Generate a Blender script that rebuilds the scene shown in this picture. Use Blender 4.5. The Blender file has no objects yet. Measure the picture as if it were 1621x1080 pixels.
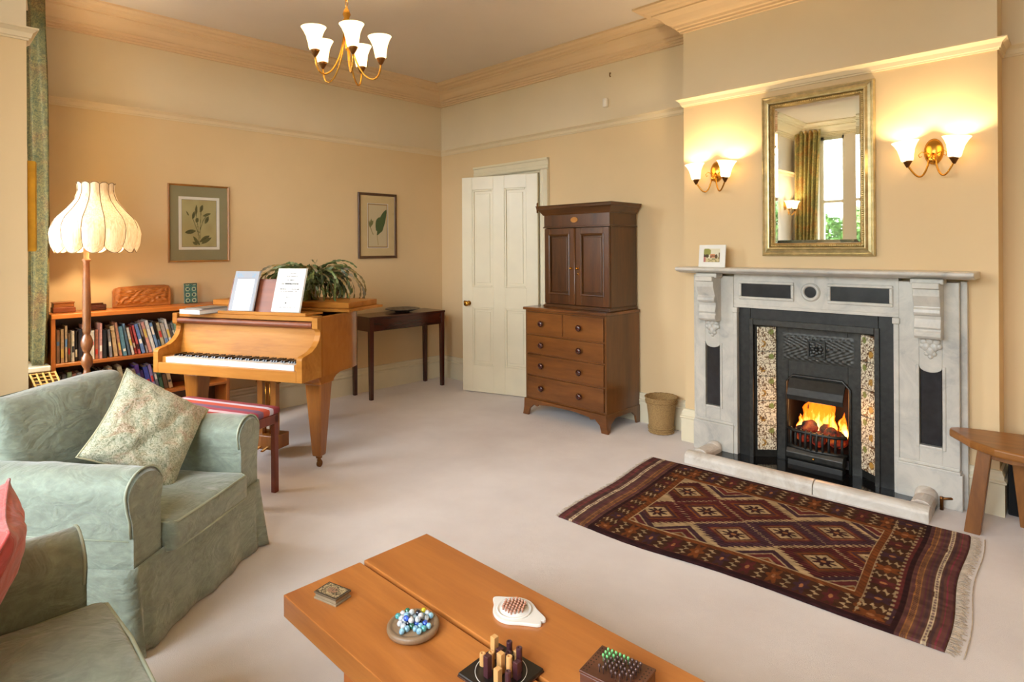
import bpy, bmesh, math, random
import numpy as np
from mathutils import Vector, Matrix, noise
PI = math.pi
C = bpy.context.scene.collection
SC = bpy.context.scene

# ------------------------------------------------------------ camera
F_PX, V0, YAW, ROLL = 951.5, 393.6, -0.7742, -0.006
CAM = Vector((5.1861, -4.1991, 1.40))
cam = bpy.data.objects.new('camera', bpy.data.cameras.new('camera'))
C.objects.link(cam)
fw = Vector((math.sin(YAW), math.cos(YAW), 0)); rt = Vector((math.cos(YAW), -math.sin(YAW), 0)); up = Vector((0, 0, 1))
cr, sr = math.cos(ROLL), math.sin(ROLL)
ax = rt * cr + up * sr
ay = up * cr - rt * sr
M = Matrix((ax, ay, -fw)).transposed().to_4x4(); M.translation = CAM
cam.matrix_world = M
cam.data.sensor_width = 36
cam.data.lens = F_PX / 1621 * 36
cam.data.shift_y = -(540 - V0) / 1621
cam.data.clip_start = 0.02
SC.camera = cam

# ------------------------------------------------------------ sky, exposure
SKY = 21.0
w = bpy.data.worlds.new('overcast_sky'); SC.world = w; w.use_nodes = True
bgn = w.node_tree.nodes['Background']
bgn.inputs[0].default_value = (0.84, 0.92, 1.0, 1); bgn.inputs[1].default_value = SKY
SC.view_settings.view_transform = 'Standard'
SC.view_settings.look = 'None'
SC.view_settings.exposure = 0.0
SC.view_settings.gamma = 1.0
SC.view_settings.use_curve_mapping = False
SC.cycles.max_bounces = 8
SC.cycles.diffuse_bounces = 5
SC.cycles.transparent_max_bounces = 12
SC.cycles.sample_clamp_indirect = 6.0
SC.cycles.caustics_reflective = False
SC.cycles.caustics_refractive = False
SC.cycles.use_denoising = True

LAMP = dict(sconce=11.0, chandelier=9.0, floor_lamp=20.0, fire=2.6)
WARM = (1.0, 0.76, 0.45)

def portal(loc, rot, sx, sy):
    l = bpy.data.lights.new('window_portal', 'AREA'); l.shape = 'RECTANGLE'; l.size = sx; l.size_y = sy
    l.cycles.is_portal = True
    o = bpy.data.objects.new('window_portal', l); o.location = loc; o.rotation_euler = rot; C.objects.link(o)
# daylight comes from the sky through these window openings (portals only steer the sampling)
portal((0.77, -4.02, 1.85), (-PI / 2, 0, PI), 1.0, 2.4)
for x0, x1 in ((2.32, 2.66), (2.83, 3.80), (3.97, 4.90), (5.07, 5.75)):
    portal(((x0 + x1) / 2, -5.66, 1.87), (-PI / 2, 0, PI), x1 - x0, 2.25)

def point(name, loc, power, color, r=0.03, parent=None):
    l = bpy.data.lights.new(name, 'POINT'); l.energy = power; l.color = color; l.shadow_soft_size = r
    o = bpy.data.objects.new(name, l); o.location = loc; C.objects.link(o)
    if parent: o.parent = parent
    return o

# ------------------------------------------------------------ materials
def lin(c):
    return tuple((x / 255 / 12.92) if x / 255 <= 0.04045 else ((x / 255 + 0.055) / 1.055) ** 2.4 for x in c)
MATS = {}
class NT:
    def __init__(s, name):
        s.m = bpy.data.materials.new(name); s.m.use_nodes = True
        s.t = s.m.node_tree; s.b = s.t.nodes['Principled BSDF']; s.out = s.t.nodes['Material Output']
        MATS[name] = s.m
    def n(s, typ, **kw):
        nd = s.t.nodes.new(typ)
        for k, v in kw.items():
            if k in nd.inputs: nd.inputs[k].default_value = v
            else: setattr(nd, k, v)
        return nd
    def l(s, a, b): s.t.links.new(a, b)
    def coord(s, scale=(1, 1, 1), kind='Object', rot=(0, 0, 0)):
        tc = s.n('ShaderNodeTexCoord'); mp = s.n('ShaderNodeMapping')
        mp.inputs['Scale'].default_value = scale; mp.inputs['Rotation'].default_value = rot
        s.l(tc.outputs[kind], mp.inputs[0]); return mp.outputs[0]
    def noise(s, vec, scale, detail=3, rough=.55, dist=0.0):
        nd = s.n('ShaderNodeTexNoise'); nd.inputs['Scale'].default_value = scale; nd.inputs['Detail'].default_value = detail
        nd.inputs['Roughness'].default_value = rough; nd.inputs['Distortion'].default_value = dist
        s.l(vec, nd.inputs['Vector']); return nd.outputs['Fac']
    def ramp(s, fac, stops):
        r = s.n('ShaderNodeValToRGB'); e = r.color_ramp.elements
        while len(e) < len(stops): e.new(0.5)
        for el, (p, c) in zip(e, stops): el.position = p; el.color = (*lin(c), 1)
        s.l(fac, r.inputs[0]); return r.outputs[0]
    def bump(s, fac, strength=.3, dist=.01, prev=None):
        b = s.n('ShaderNodeBump'); b.inputs['Strength'].default_value = strength; b.inputs['Distance'].default_value = dist
        s.l(fac, b.inputs['Height'])
        if prev: s.l(prev, b.inputs['Normal'])
        s.l(b.outputs[0], s.b.inputs['Normal']); return b.outputs[0]
    def base(s, c): s.l(c, s.b.inputs['Base Color'])
    def set(s, rough=.5, metal=0, spec=.5, coat=0, sheen=0):
        s.b.inputs['Roughness'].default_value = rough; s.b.inputs['Metallic'].default_value = metal
        s.b.inputs['Specular IOR Level'].default_value = spec; s.b.inputs['Coat Weight'].default_value = coat
        s.b.inputs['Sheen Weight'].default_value = sheen

def plain(name, c, rough=.5, metal=0, spec=.5, var=0.06, scale=12, coat=0, bump=0.0, sheen=0):
    if name in MATS: return MATS[name]
    m = NT(name); v = m.coord()
    f = m.noise(v, scale, 3)
    a = tuple(max(0, x * (1 - var)) for x in c); b = tuple(min(255, x * (1 + var)) for x in c)
    m.base(m.ramp(f, [(.3, a), (.7, b)])); m.set(rough, metal, spec, coat, sheen)
    if bump: m.bump(m.noise(v, scale * 6, 2), bump, .003)
    return m.m
def wood(name, c1, c2, axis='x', scale=6, rough=.35, stretch=.09, spec=.5, coat=0.15, dist=.8, c3=None):
    if name in MATS: return MATS[name]
    m = NT(name); sc = [1, 1, 1]; sc['xyz'.index(axis)] = stretch
    v = m.coord(tuple(sc))
    f = m.noise(v, scale, 6, .62, dist); f2 = m.noise(v, scale * 7, 4, .6, .3)
    mx = m.n('ShaderNodeMath', operation='MULTIPLY_ADD'); m.l(f2, mx.inputs[0]); mx.inputs[1].default_value = .3
    m.l(f, mx.inputs[2])
    st = [(.42, c1), (.80, c2)] if c3 is None else [(.40, c1), (.62, c2), (.84, c3)]
    m.base(m.ramp(mx.outputs[0], st)); m.set(rough, 0, spec, coat)
    m.b.inputs['Coat Roughness'].default_value = .25
    m.bump(f2, .05, .002)
    return m.m
def attr_mat(name, rough=.6, spec=.3, bump=0, coat=0, bscale=300, metal=0):
    if name in MATS: return MATS[name]
    m = NT(name); a = m.n('ShaderNodeAttribute'); a.attribute_name = 'Col'
    m.base(a.outputs['Color']); m.set(rough, metal, spec, coat)
    if bump: m.bump(m.noise(m.coord(), bscale, 2), bump, .003)
    return m.m
def emis(name, c, strength, rough=.5):
    if name in MATS: return MATS[name]
    m = NT(name); m.b.inputs['Base Color'].default_value = (*lin(c), 1)
    m.b.inputs['Emission Color'].default_value = (*lin(c), 1); m.b.inputs['Emission Strength'].default_value = strength
    m.set(rough); return m.m

def mk_wall(name, c):
    m = NT(name); v = m.coord()
    m.base(m.ramp(m.noise(v, 1.7, 4), [(.3, tuple(x * .975 for x in c)), (.7, c)])); m.set(.78, 0, .25)
    m.bump(m.noise(v, 260, 2), .06, .002); return m.m
mWALL = mk_wall('wall_paint_peach', (222, 194, 150))
mWALLUP = mk_wall('wall_paint_cream_frieze', (226, 208, 176))
mCEIL = mk_wall('ceiling_paint', (224, 211, 198))
mCORN = mk_wall('cornice_paint_apricot', (228, 198, 160))
mRAIL = mk_wall('picture_rail_paint', (228, 208, 172))
mTRIM = plain('gloss_cream_paint', (224, 213, 184), .32, var=.02, scale=3)
mBAYW = mk_wall('bay_wall_paint', (236, 228, 214))
# carpet
m = NT('carpet_pale_beige'); v = m.coord()
m.base(m.ramp(m.noise(v, 2.2, 5, .6), [(.3, (220, 208, 200)), (.7, (233, 223, 216))])); m.set(.95, 0, .1, 0, .3)
nb = m.bump(m.noise(v, 420, 2), .55, .006); m.bump(m.noise(v, 26, 4), .15, .012, nb); mCARPET = m.m
# marble
m = NT('carrara_marble'); v = m.coord((1, 1, 1)); f = m.noise(v, 6, 8, .65, 1.6); f2 = m.noise(v, 2.2, 6, .6, .8)
mx = m.n('ShaderNodeMath', operation='MULTIPLY'); m.l(f, mx.inputs[0]); m.l(f2, mx.inputs[1])
m.base(m.ramp(mx.outputs[0], [(.10, (150, 148, 144)), (.20, (184, 180, 170)), (.34, (202, 196, 184))])); m.set(.28, 0, .5, .1); mMARB = m.m
m = NT('fender_marble_worn'); v = m.coord(); f = m.noise(v, 7, 7, .65, 1.2)
m.base(m.ramp(f, [(.26, (176, 160, 146)), (.42, (200, 190, 176)), (.62, (216, 209, 198))])); m.set(.35, 0, .5); mFEND = m.m
mSLATE = plain('black_inlay_slate', (38, 38, 40), .22, var=.15, scale=20)
mIRON = plain('blackened_cast_iron', (40, 39, 36), .42, metal=.35, var=.2, scale=30, bump=.15)
mIRON2 = plain('brushed_graphite_iron', (60, 59, 55), .36, metal=.5, var=.15, scale=40, bump=.1)
mHEARTH = plain('polished_black_hearth', (16, 16, 17), .12, var=.2)
mBRASS = plain('brass', (206, 150, 62), .26, metal=1, var=.06)
mBRONZE = plain('dark_bronze', (120, 78, 38), .35, metal=.9, var=.1)
mGOLD = plain('silver_gilt_frame', (186, 160, 104), .34, metal=.85, var=.1, scale=30)
mGOLD2 = plain('pale_silver_leaf', (196, 180, 136), .3, metal=.8, var=.1, scale=25)
mGOLDF = plain('yellow_gilt', (214, 160, 52), .35, metal=.7, var=.08)
mPIANO = wood('golden_walnut_case', (108, 62, 18), (168, 108, 40), 'x', 5, .42, .12, coat=.06, c3=(188, 128, 56), spec=.2)
mPIANOV = wood('golden_walnut_side', (118, 66, 16), (158, 94, 26), 'z', 5, .24, .3, coat=.3, c3=(172, 108, 38))
mPIANOD = wood('walnut_leg', (118, 68, 22), (170, 106, 40), 'z', 6, .3, .1, coat=.3)
mDESK = wood('mahogany_music_desk', (92, 44, 24), (140, 76, 44), 'x', 5, .5, .1, coat=.03)
mMAHOG = wood('mahogany_chest', (66, 36, 14), (112, 66, 28), 'x', 5, .28, .12, coat=.3, c3=(136, 84, 38))
mMAHOGV = wood('mahogany_side', (80, 46, 18), (122, 76, 32), 'z', 5, .28, .12, coat=.3)
mMAHOGD = wood('dark_mahogany_cupboard', (48, 26, 9), (92, 54, 22), 'z', 5, .28, .14, coat=.3)
mMAHOGX = wood('dark_mahogany_cupboard_rail', (52, 28, 10), (94, 56, 22), 'x', 5, .28, .14, coat=.3)
mDARKT = wood('dark_red_mahogany_table', (44, 18, 10), (84, 36, 20), 'y', 6, .22, .12, coat=.4)
mDARKTV = wood('dark_red_mahogany_leg', (44, 18, 10), (78, 34, 20), 'z', 6, .26, .12, coat=.3)
mKNOB = plain('dark_turned_knob', (64, 28, 22), .2, coat=.5)
mCHERRY = wood('cherry_coffee_table', (150, 84, 36), (194, 122, 58), 'x', 4, .3, .1, coat=.25, dist=1.2)
mCHERRYE = wood('cherry_table_end', (142, 72, 28), (176, 96, 44), 'y', 9, .4, .4, coat=.1)
mCHERRYL = wood('cherry_table_leg', (146, 74, 30), (186, 104, 48), 'z', 5, .35, .12, coat=.1)
mSHELF = wood('orange_pine_bookcase', (150, 78, 26), (204, 122, 50), 'y', 5, .35, .08, coat=.2)
mSHELFV = wood('orange_pine_bookcase_end', (140, 72, 24), (196, 116, 48), 'z', 5, .35, .08, coat=.2)
mOAK = wood('rustic_oak_stool', (110, 66, 24), (162, 104, 44), 'x', 7, .4, .15, coat=.15)
mOAKV = wood('rustic_oak_leg', (104, 62, 26), (154, 100, 46), 'z', 7, .42, .15, coat=.1)
mLAMPW = wood('turned_lamp_pole', (86, 46, 26), (150, 98, 60), 'z', 8, .25, .2, coat=.5)
mREDLEG = wood('red_brown_stool_leg', (92, 34, 20), (130, 56, 34), 'z', 6, .3, .15, coat=.2)
mBLACK = plain('matt_black', (12, 12, 13), .6)
mWHITEK = plain('ivory_key', (238, 234, 226), .18, var=.01)
mBLACKK = plain('ebony_key', (16, 15, 16), .22)
mPAPER = plain('white_paper', (226, 223, 214), .7, var=.015)
mBOARD = plain('grey_book_cover', (150, 142, 138), .6)

def fabric(name, c, sheen=.5, wr=.5, streak=(3, 3, 5)):
    m = NT(name); v = m.coord()
    f = m.noise(m.coord(streak), 7.0, 6, .6, .5)
    c1 = tuple(x * .92 for x in c); c2 = tuple(min(255, x * 1.08) for x in c)
    m.base(m.ramp(f, [(.34, c1), (.52, c), (.68, c2)])); m.set(.62, 0, .35, 0, sheen)
    rr = m.n('ShaderNodeMapRange'); m.l(f, rr.inputs[0]); rr.inputs[3].default_value = .70; rr.inputs[4].default_value = .56
    m.l(rr.outputs[0], m.b.inputs['Roughness'])
    n1 = m.bump(m.noise(v, 600, 2), .12, .002)
    n2 = m.bump(f, .14, .010, n1)
    m.bump(m.noise(m.coord((1, 1, 1.6)), 6.5, 3, .5, 1.8), wr, .03, n2)
    return m.m
mGREEN = fabric('sage_green_damask', (142, 152, 136))
mGREENP = plain('sage_piping', (176, 184, 162), .6)
mRED = fabric('coral_red_cloth', (196, 74, 66), .4, .35)
# paisley cushion
m = NT('paisley_print'); v = m.coord()
vo = m.n('ShaderNodeTexVoronoi'); vo.inputs['Scale'].default_value = 60; m.l(v, vo.inputs['Vector'])
f1 = m.noise(v, 9, 3, .5, 1.5); f2 = m.noise(v, 70, 4, .65, 2.2)
base = m.ramp(f1, [(.34, (150, 160, 118)), (.46, (196, 198, 156)), (.56, (214, 200, 150)), (.66, (206, 140, 88)), (.72, (170, 172, 132))])
dark = m.ramp(f2, [(.40, (92, 104, 88)), (.49, (176, 176, 156)), (.60, (216, 212, 196))])
mi = m.n('ShaderNodeMixRGB', blend_type='MIX'); mi.inputs[0].default_value = .66; m.l(base, mi.inputs[1]); m.l(dark, mi.inputs[2])
m.base(mi.outputs[0]); m.set(.6, 0, .3, 0, .4); m.bump(m.noise(m.coord((1, 1, 2)), 9, 3, .5, 2), .4, .02); mPAIS = m.m
# curtains: same cloth, light put into colour: lit bay copy, darker backlit left copy
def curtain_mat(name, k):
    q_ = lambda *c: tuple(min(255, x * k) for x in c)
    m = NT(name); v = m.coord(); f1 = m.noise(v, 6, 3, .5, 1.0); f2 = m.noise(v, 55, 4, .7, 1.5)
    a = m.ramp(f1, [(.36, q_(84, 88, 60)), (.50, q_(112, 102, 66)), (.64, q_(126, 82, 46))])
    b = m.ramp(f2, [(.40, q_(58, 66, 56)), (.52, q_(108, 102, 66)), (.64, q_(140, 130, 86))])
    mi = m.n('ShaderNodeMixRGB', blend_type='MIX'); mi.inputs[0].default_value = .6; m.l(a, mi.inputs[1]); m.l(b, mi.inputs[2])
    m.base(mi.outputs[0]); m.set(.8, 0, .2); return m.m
mCURT = curtain_mat('curtain_print_backlit', .9); mCURT2 = curtain_mat('bay_curtain_print_lit', 1.75)
# wicker
m = NT('wicker'); v = m.coord(); wv = m.n('ShaderNodeTexWave'); wv.inputs['Scale'].default_value = 60; wv.bands_direction = 'Z'
wv.inputs['Distortion'].default_value = 3; wv.inputs['Detail Scale'].default_value = 6; m.l(v, wv.inputs[0])
n5 = m.noise(v, 90, 3); mu = m.n('ShaderNodeMath', operation='MULTIPLY'); m.l(wv.outputs['Fac'], mu.inputs[0]); m.l(n5, mu.inputs[1])
m.base(m.ramp(mu.outputs[0], [(.05, (150, 108, 58)), (.40, (226, 190, 128))])); m.set(.65); m.bump(mu.outputs[0], 1.0, .008); mWICK = m.m
# leaf, terracotta etc
mLEAF = plain('cactus_leaf_green', (88, 98, 54), .5, var=.35, scale=9)
mLEAF2 = plain('cactus_leaf_brown', (118, 96, 50), .5, var=.3, scale=9)
mPOT = plain('white_glazed_pot', (204, 196, 188), .3)
mSOIL = plain('potting_soil', (44, 30, 20), .9)
# glass shade: translucent opal glass, lit from inside and glowing
def shade_mat(name, c, em, rough=.4, trans=.6):
    m = NT(name); tr = m.n('ShaderNodeBsdfTranslucent'); tr.inputs[0].default_value = (*lin(c), 1)
    mx = m.n('ShaderNodeMixShader'); mx.inputs[0].default_value = trans
    m.b.inputs['Base Color'].default_value = (*lin(c), 1); m.set(rough)
    m.b.inputs['Emission Color'].default_value = (*lin(c), 1); m.b.inputs['Emission Strength'].default_value = em
    m.l(m.b.outputs[0], mx.inputs[1]); m.l(tr.outputs[0], mx.inputs[2]); m.l(mx.outputs[0], m.out.inputs[0]); return m
mOPAL = shade_mat('opal_glass_shade', (255, 240, 205), 3.0).m
m = shade_mat('pleated_silk_shade', (232, 214, 188), .0, .8, .085)
v = m.coord((1, 1, .08)); mSILK = m.m
sc_ = m.ramp(m.noise(v, 120, 2), [(.35, (222, 196, 160)), (.65, (246, 230, 206))])
m.l(sc_, m.b.inputs['Base Color']); m.l(sc_, [n_ for n_ in m.t.nodes if n_.type == 'BSDF_TRANSLUCENT'][0].inputs[0])
nb = m.bump(m.noise(v, 90, 2), .25, .004)
# mirror, panes
m = NT('mirror_glass'); m.b.inputs['Base Color'].default_value = (.93, .94, .93, 1); m.set(.015, 1); mMIRR = m.m
m = NT('window_glass'); tr = m.n('ShaderNodeBsdfTransparent'); gl = m.n('ShaderNodeBsdfGlossy'); gl.inputs['Roughness'].default_value = .02
mx = m.n('ShaderNodeMixShader'); mx.inputs[0].default_value = .06; m.l(tr.outputs[0], mx.inputs[1]); m.l(gl.outputs[0], mx.inputs[2]); m.l(mx.outputs[0], m.out.inputs[0]); mGLASS = m.m
m = NT('picture_glass'); tr = m.n('ShaderNodeBsdfTransparent'); gl = m.n('ShaderNodeBsdfGlossy'); gl.inputs['Roughness'].default_value = .05
mx = m.n('ShaderNodeMixShader'); mx.inputs[0].default_value = .006; m.l(tr.outputs[0], mx.inputs[1]); m.l(gl.outputs[0], mx.inputs[2]); m.l(mx.outputs[0], m.out.inputs[0]); mPGLASS = m.m

# ------------------------------------------------------------ mesh building
class MB:
    def __init__(s): s.v = []; s.f = []; s.sm = []
    def add(s, vs, fs, smooth=False, xf=None):
        o = len(s.v)
        for p in vs:
            p = Vector(p)
            s.v.append(tuple(xf @ p) if xf else tuple(p))
        for f in fs: s.f.append(tuple(i + o for i in f)); s.sm.append(smooth)
        return s
    def box(s, a, b, xf=None):
        x0, y0, z0 = a; x1, y1, z1 = b
        vs = [(x0, y0, z0), (x1, y0, z0), (x1, y1, z0), (x0, y1, z0), (x0, y0, z1), (x1, y0, z1), (x1, y1, z1), (x0, y1, z1)]
        return s.add(vs, [(0, 3, 2, 1), (4, 5, 6, 7), (0, 1, 5, 4), (1, 2, 6, 5), (2, 3, 7, 6), (3, 0, 4, 7)], False, xf)
    def lathe(s, prof, n=24, xf=None, smooth=True, cap=True, rfun=None):
        vs = []; fs = []
        for r, z in prof:
            for i in range(n):
                a = 2 * PI * i / n; rr = r * (rfun(a, z) if rfun else 1)
                vs.append((rr * math.cos(a), rr * math.sin(a), z))
        for j in range(len(prof) - 1):
            for i in range(n):
                k = (i + 1) % n
                fs.append((j * n + i, j * n + k, (j + 1) * n + k, (j + 1) * n + i))
        s.add(vs, fs, smooth, xf)
        if cap:
            o = len(s.v) - len(vs)
            if prof[0][0] > 1e-5: s.f.append(tuple(o + i for i in reversed(range(n)))); s.sm.append(False)
            if prof[-1][0] > 1e-5: s.f.append(tuple(o + (len(prof) - 1) * n + i for i in range(n))); s.sm.append(False)
        return s
    def tube(s, pts, r, n=8, xf=None, closed=False, smooth=True):
        pts = [Vector(p) for p in pts]; L = len(pts)
        rs = r if isinstance(r, (list, tuple)) else [r] * L
        vs = []; fs = []; nrm = None
        for i, p in enumerate(pts):
            a = pts[(i - 1) % L] if (closed or i > 0) else p; b = pts[(i + 1) % L] if (closed or i < L - 1) else p
            t = (b - a); t = t.normalized() if t.length > 1e-9 else Vector((0, 0, 1))
            if nrm is None:
                nrm = t.orthogonal().normalized()
            else:
                nrm = (nrm - t * nrm.dot(t)); nrm = nrm.normalized() if nrm.length > 1e-6 else t.orthogonal().normalized()
            bi = t.cross(nrm)
            for k in range(n):
                an = 2 * PI * k / n; vs.append(p + (nrm * math.cos(an) + bi * math.sin(an)) * rs[i])
        R = L if closed else L - 1
        for i in range(R):
            for k in range(n):
                k2 = (k + 1) % n; j = (i + 1) % L
                fs.append((i * n + k, i * n + k2, j * n + k2, j * n + k))
        s.add(vs, fs, smooth, xf)
        if not closed:
            o = len(s.v) - len(vs)
            s.f.append(tuple(o + k for k in reversed(range(n)))); s.sm.append(False)
            s.f.append(tuple(o + (L - 1) * n + k for k in range(n))); s.sm.append(False)
        return s
    def prism(s, poly, a, b, plane='xy', xf=None, smooth=False):
        """polygon in a plane extruded between a and b on the third axis"""
        def P(u, w_, h): return {'xy': (u, w_, h), 'xz': (u, h, w_), 'yz': (h, u, w_)}[plane]
        n = len(poly); vs = [P(u, w_, a) for u, w_ in poly] + [P(u, w_, b) for u, w_ in poly]
        area = sum(poly[i][0] * poly[(i + 1) % n][1] - poly[(i + 1) % n][0] * poly[i][1] for i in range(n))
        flip = (area < 0) ^ (plane == 'xz') ^ (b < a)
        fs = [tuple(reversed(range(n))), tuple(range(n, 2 * n))] + [(i, (i + 1) % n, n + (i + 1) % n, n + i) for i in range(n)]
        if flip: fs = [tuple(reversed(f)) for f in fs]
        s.add(vs, fs, False, xf)
        if smooth:
            for i in range(len(s.sm) - n, len(s.sm)): s.sm[i] = True
        return s
    def grid(s, fn, nu, nv, xf=None, smooth=True, closeu=False):
        vs = [fn(i / (nu if closeu else nu - 1), j / (nv - 1)) for j in range(nv) for i in range(nu)]
        fs = []
        for j in range(nv - 1):
            for i in range(nu if closeu else nu - 1):
                k = (i + 1) % nu
                fs.append((j * nu + i, j * nu + k, (j + 1) * nu + k, (j + 1) * nu + i))
        return s.add(vs, fs, smooth, xf)
    def ball(s, c, r, seg=12, rings=8, sc=(1, 1, 1), xf=None):
        prof = [(r * math.sin(PI * j / rings) if 0 < j < rings else 0, -r * math.cos(PI * j / rings)) for j in range(rings + 1)]
        X = Matrix.Translation(c) @ Matrix.Diagonal((*sc, 1))
        return s.lathe(prof, seg, (xf @ X) if xf else X, True, False)
    def rbox(s, h, r, n=(10, 10, 6), fn=None, xf=None):
        """soft box: half sizes h, corner radius r, fn displaces points"""
        hx, hy, hz = h; bm = bmesh.new()
        idx = {}
        vs = []; fs = []
        def vert(p):
            k = tuple(round(c, 5) for c in p)
            if k in idx: return idx[k]
            P = Vector(p); Q = Vector([max(-(h[i] - r), min(h[i] - r, P[i])) for i in range(3)]); d = P - Q
            if d.length > 1e-9: P = Q + d.normalized() * r
            if fn: P = Vector(fn(P))
            idx[k] = len(vs); vs.append(tuple(P)); return idx[k]
        def lp(i, m_, H):  # denser at the ends
            t = i / m_; t = 0.5 - 0.5 * math.cos(PI * t) if m_ > 2 else t
            t = .5 * t + .5 * i / m_
            return -H + 2 * H * t
        for axis in range(3):
            u, w_ = [a for a in range(3) if a != axis]
            for side in (-1, 1):
                for i in range(n[u]):
                    for j in range(n[w_]):
                        q = []
                        for di, dj in ((0, 0), (1, 0), (1, 1), (0, 1)):
                            p = [0, 0, 0]; p[axis] = side * h[axis]; p[u] = lp(i + di, n[u], h[u]); p[w_] = lp(j + dj, n[w_], h[w_]); q.append(vert(p))
                        flip = (side < 0) ^ (axis == 1)
                        if flip: q.reverse()
                        fs.append(tuple(q))
        bm.free()
        return s.add(vs, fs, True, xf)
    def mesh(s, name, mat):
        me = bpy.data.meshes.new(name); me.from_pydata(s.v, [], s.f); me.polygons.foreach_set('use_smooth', s.sm)
        me.materials.append(mat); me.update(); return me
    def build(s, name, mat, parent=None, bevel=0, seg=1, loc=None, rot=None):
        o = bpy.data.objects.new(name, s.mesh(name, mat)); C.objects.link(o)
        if parent: o.parent = parent
        if loc is not None: o.location = loc
        if rot is not None: o.rotation_euler = rot
        if bevel:
            b = o.modifiers.new('bevel', 'BEVEL'); b.width = bevel; b.segments = seg; b.limit_method = 'ANGLE'; b.angle_limit = .6
        return o
def share(me, name, parent=None, loc=None, rot=None, scale=None):
    o = bpy.data.objects.new(name, me); C.objects.link(o)
    if parent: o.parent = parent
    if loc is not None: o.location = loc
    if rot is not None: o.rotation_euler = rot
    if scale is not None: o.scale = scale
    return o
def tag(o, label=None, cat=None, group=None, kind=None):
    if label: o['label'] = label
    if cat: o['category'] = cat
    if group: o['group'] = group
    if kind: o['kind'] = kind
    return o
def thing(name, label, cat, loc=(0, 0, 0), rz=0, group=None):
    o = bpy.data.objects.new(name, None); C.objects.link(o); o.location = loc; o.rotation_euler = (0, 0, rz); o.empty_display_size = .1
    return tag(o, label, cat, group)
def struct(name, mb, mat, label=None, bevel=0):
    o = mb.build(name, mat, None, bevel); o['kind'] = 'structure'
    if label: o['label'] = label
    return o
def box(a, b): return MB().box(a, b)
def T(x, y, z): return Matrix.Translation((x, y, z))
def R(a, ax_): return Matrix.Rotation(a, 4, ax_)
def sweep(path, prof, closed=False):
    """profile (offset to the right of travel, z) swept along a plan polyline with mitred corners"""
    P = [Vector(p) for p in path]; n = len(P); mb = MB(); rows = []
    for i in range(n):
        dn = dp = None
        if closed or i > 0: dp = (P[i] - P[(i - 1) % n]).normalized()
        if closed or i < n - 1: dn = (P[(i + 1) % n] - P[i]).normalized()
        dp = dp or dn; dn = dn or dp
        n1 = Vector((dp.y, -dp.x)); n2 = Vector((dn.y, -dn.x)); m_ = n1 + n2; m_ = m_ / max(1e-6, m_.dot(n1))
        rows.append([(P[i].x + m_.x * o, P[i].y + m_.y * o, z) for o, z in prof])
    k = len(prof); vs = [p for r_ in rows for p in r_]; fs = []
    for i in range(n if closed else n - 1):
        j = (i + 1) % n
        for a in range(k):
            b = (a + 1) % k
            fs.append((i * k + a, j * k + a, j * k + b, i * k + b))
    mb.add(vs, fs)
    if not closed:
        mb.f.append(tuple(range(k))); mb.sm.append(False); mb.f.append(tuple((n - 1) * k + a for a in reversed(range(k)))); mb.sm.append(False)
    return mb
def painted(name, w_, h_, nx, ny, colfn, mat, parent=None, xf=None, zfn=None, smooth=False):
    """flat print: grid in local XZ (x 0..w, z 0..h) with point colours from colfn(u,v) arrays (sRGB 0-255)"""
    u = np.linspace(0, 1, nx); v = np.linspace(0, 1, ny); U, V = np.meshgrid(u, v)
    Z = zfn(U, V) if zfn is not None else np.zeros_like(U)
    pts = np.stack([U * w_, -Z, V * h_], -1).reshape(-1, 3)
    if xf is not None:
        A = np.array(xf)[:3, :3]; t = np.array(xf)[:3, 3]; pts = pts @ A.T + t
    i = np.arange(nx * ny).reshape(ny, nx)
    q = np.stack([i[:-1, :-1], i[:-1, 1:], i[1:, 1:], i[1:, :-1]], -1).reshape(-1, 4)
    me = bpy.data.meshes.new(name)
    me.vertices.add(len(pts)); me.vertices.foreach_set('co', pts.ravel())
    me.loops.add(q.size); me.loops.foreach_set('vertex_index', q.ravel())
    me.polygons.add(len(q)); me.polygons.foreach_set('loop_start', np.arange(0, q.size, 4)); me.polygons.foreach_set('loop_total', np.full(len(q), 4))
    me.update(calc_edges=True)
    c = np.asarray(colfn(U, V), float).reshape(-1, 3) / 255
    c = np.where(c <= .04045, c / 12.92, ((np.clip(c, 0, 1) + .055) / 1.055) ** 2.4)
    ca = me.color_attributes.new('Col', 'FLOAT_COLOR', 'POINT')
    ca.data.foreach_set('color', np.concatenate([c, np.ones((len(c), 1))], 1).ravel().astype(np.float32))
    if smooth: me.polygons.foreach_set('use_smooth', [True] * len(q))
    me.materials.append(mat)
    o = bpy.data.objects.new(name, me); C.objects.link(o)
    if parent: o.parent = parent
    return o
def vnoise(U, V, s, seed=0):
    """smooth value noise on arrays"""
    r = np.random.RandomState(seed); G = r.rand(64, 64)
    x = U * s; y = V * s; xi = np.floor(x).astype(int); yi = np.floor(y).astype(int); fx = x - xi; fy = y - yi
    fx = fx * fx * (3 - 2 * fx); fy = fy * fy * (3 - 2 * fy)
    g = lambda a, b: G[a % 64, b % 64]
    return (g(xi, yi) * (1 - fx) + g(xi + 1, yi) * fx) * (1 - fy) + (g(xi, yi + 1) * (1 - fx) + g(xi + 1, yi + 1) * fx) * fy
def nz(p, s, seed=0): return noise.noise(Vector(p) * s + Vector((seed, seed * 1.7, 0)))

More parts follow.
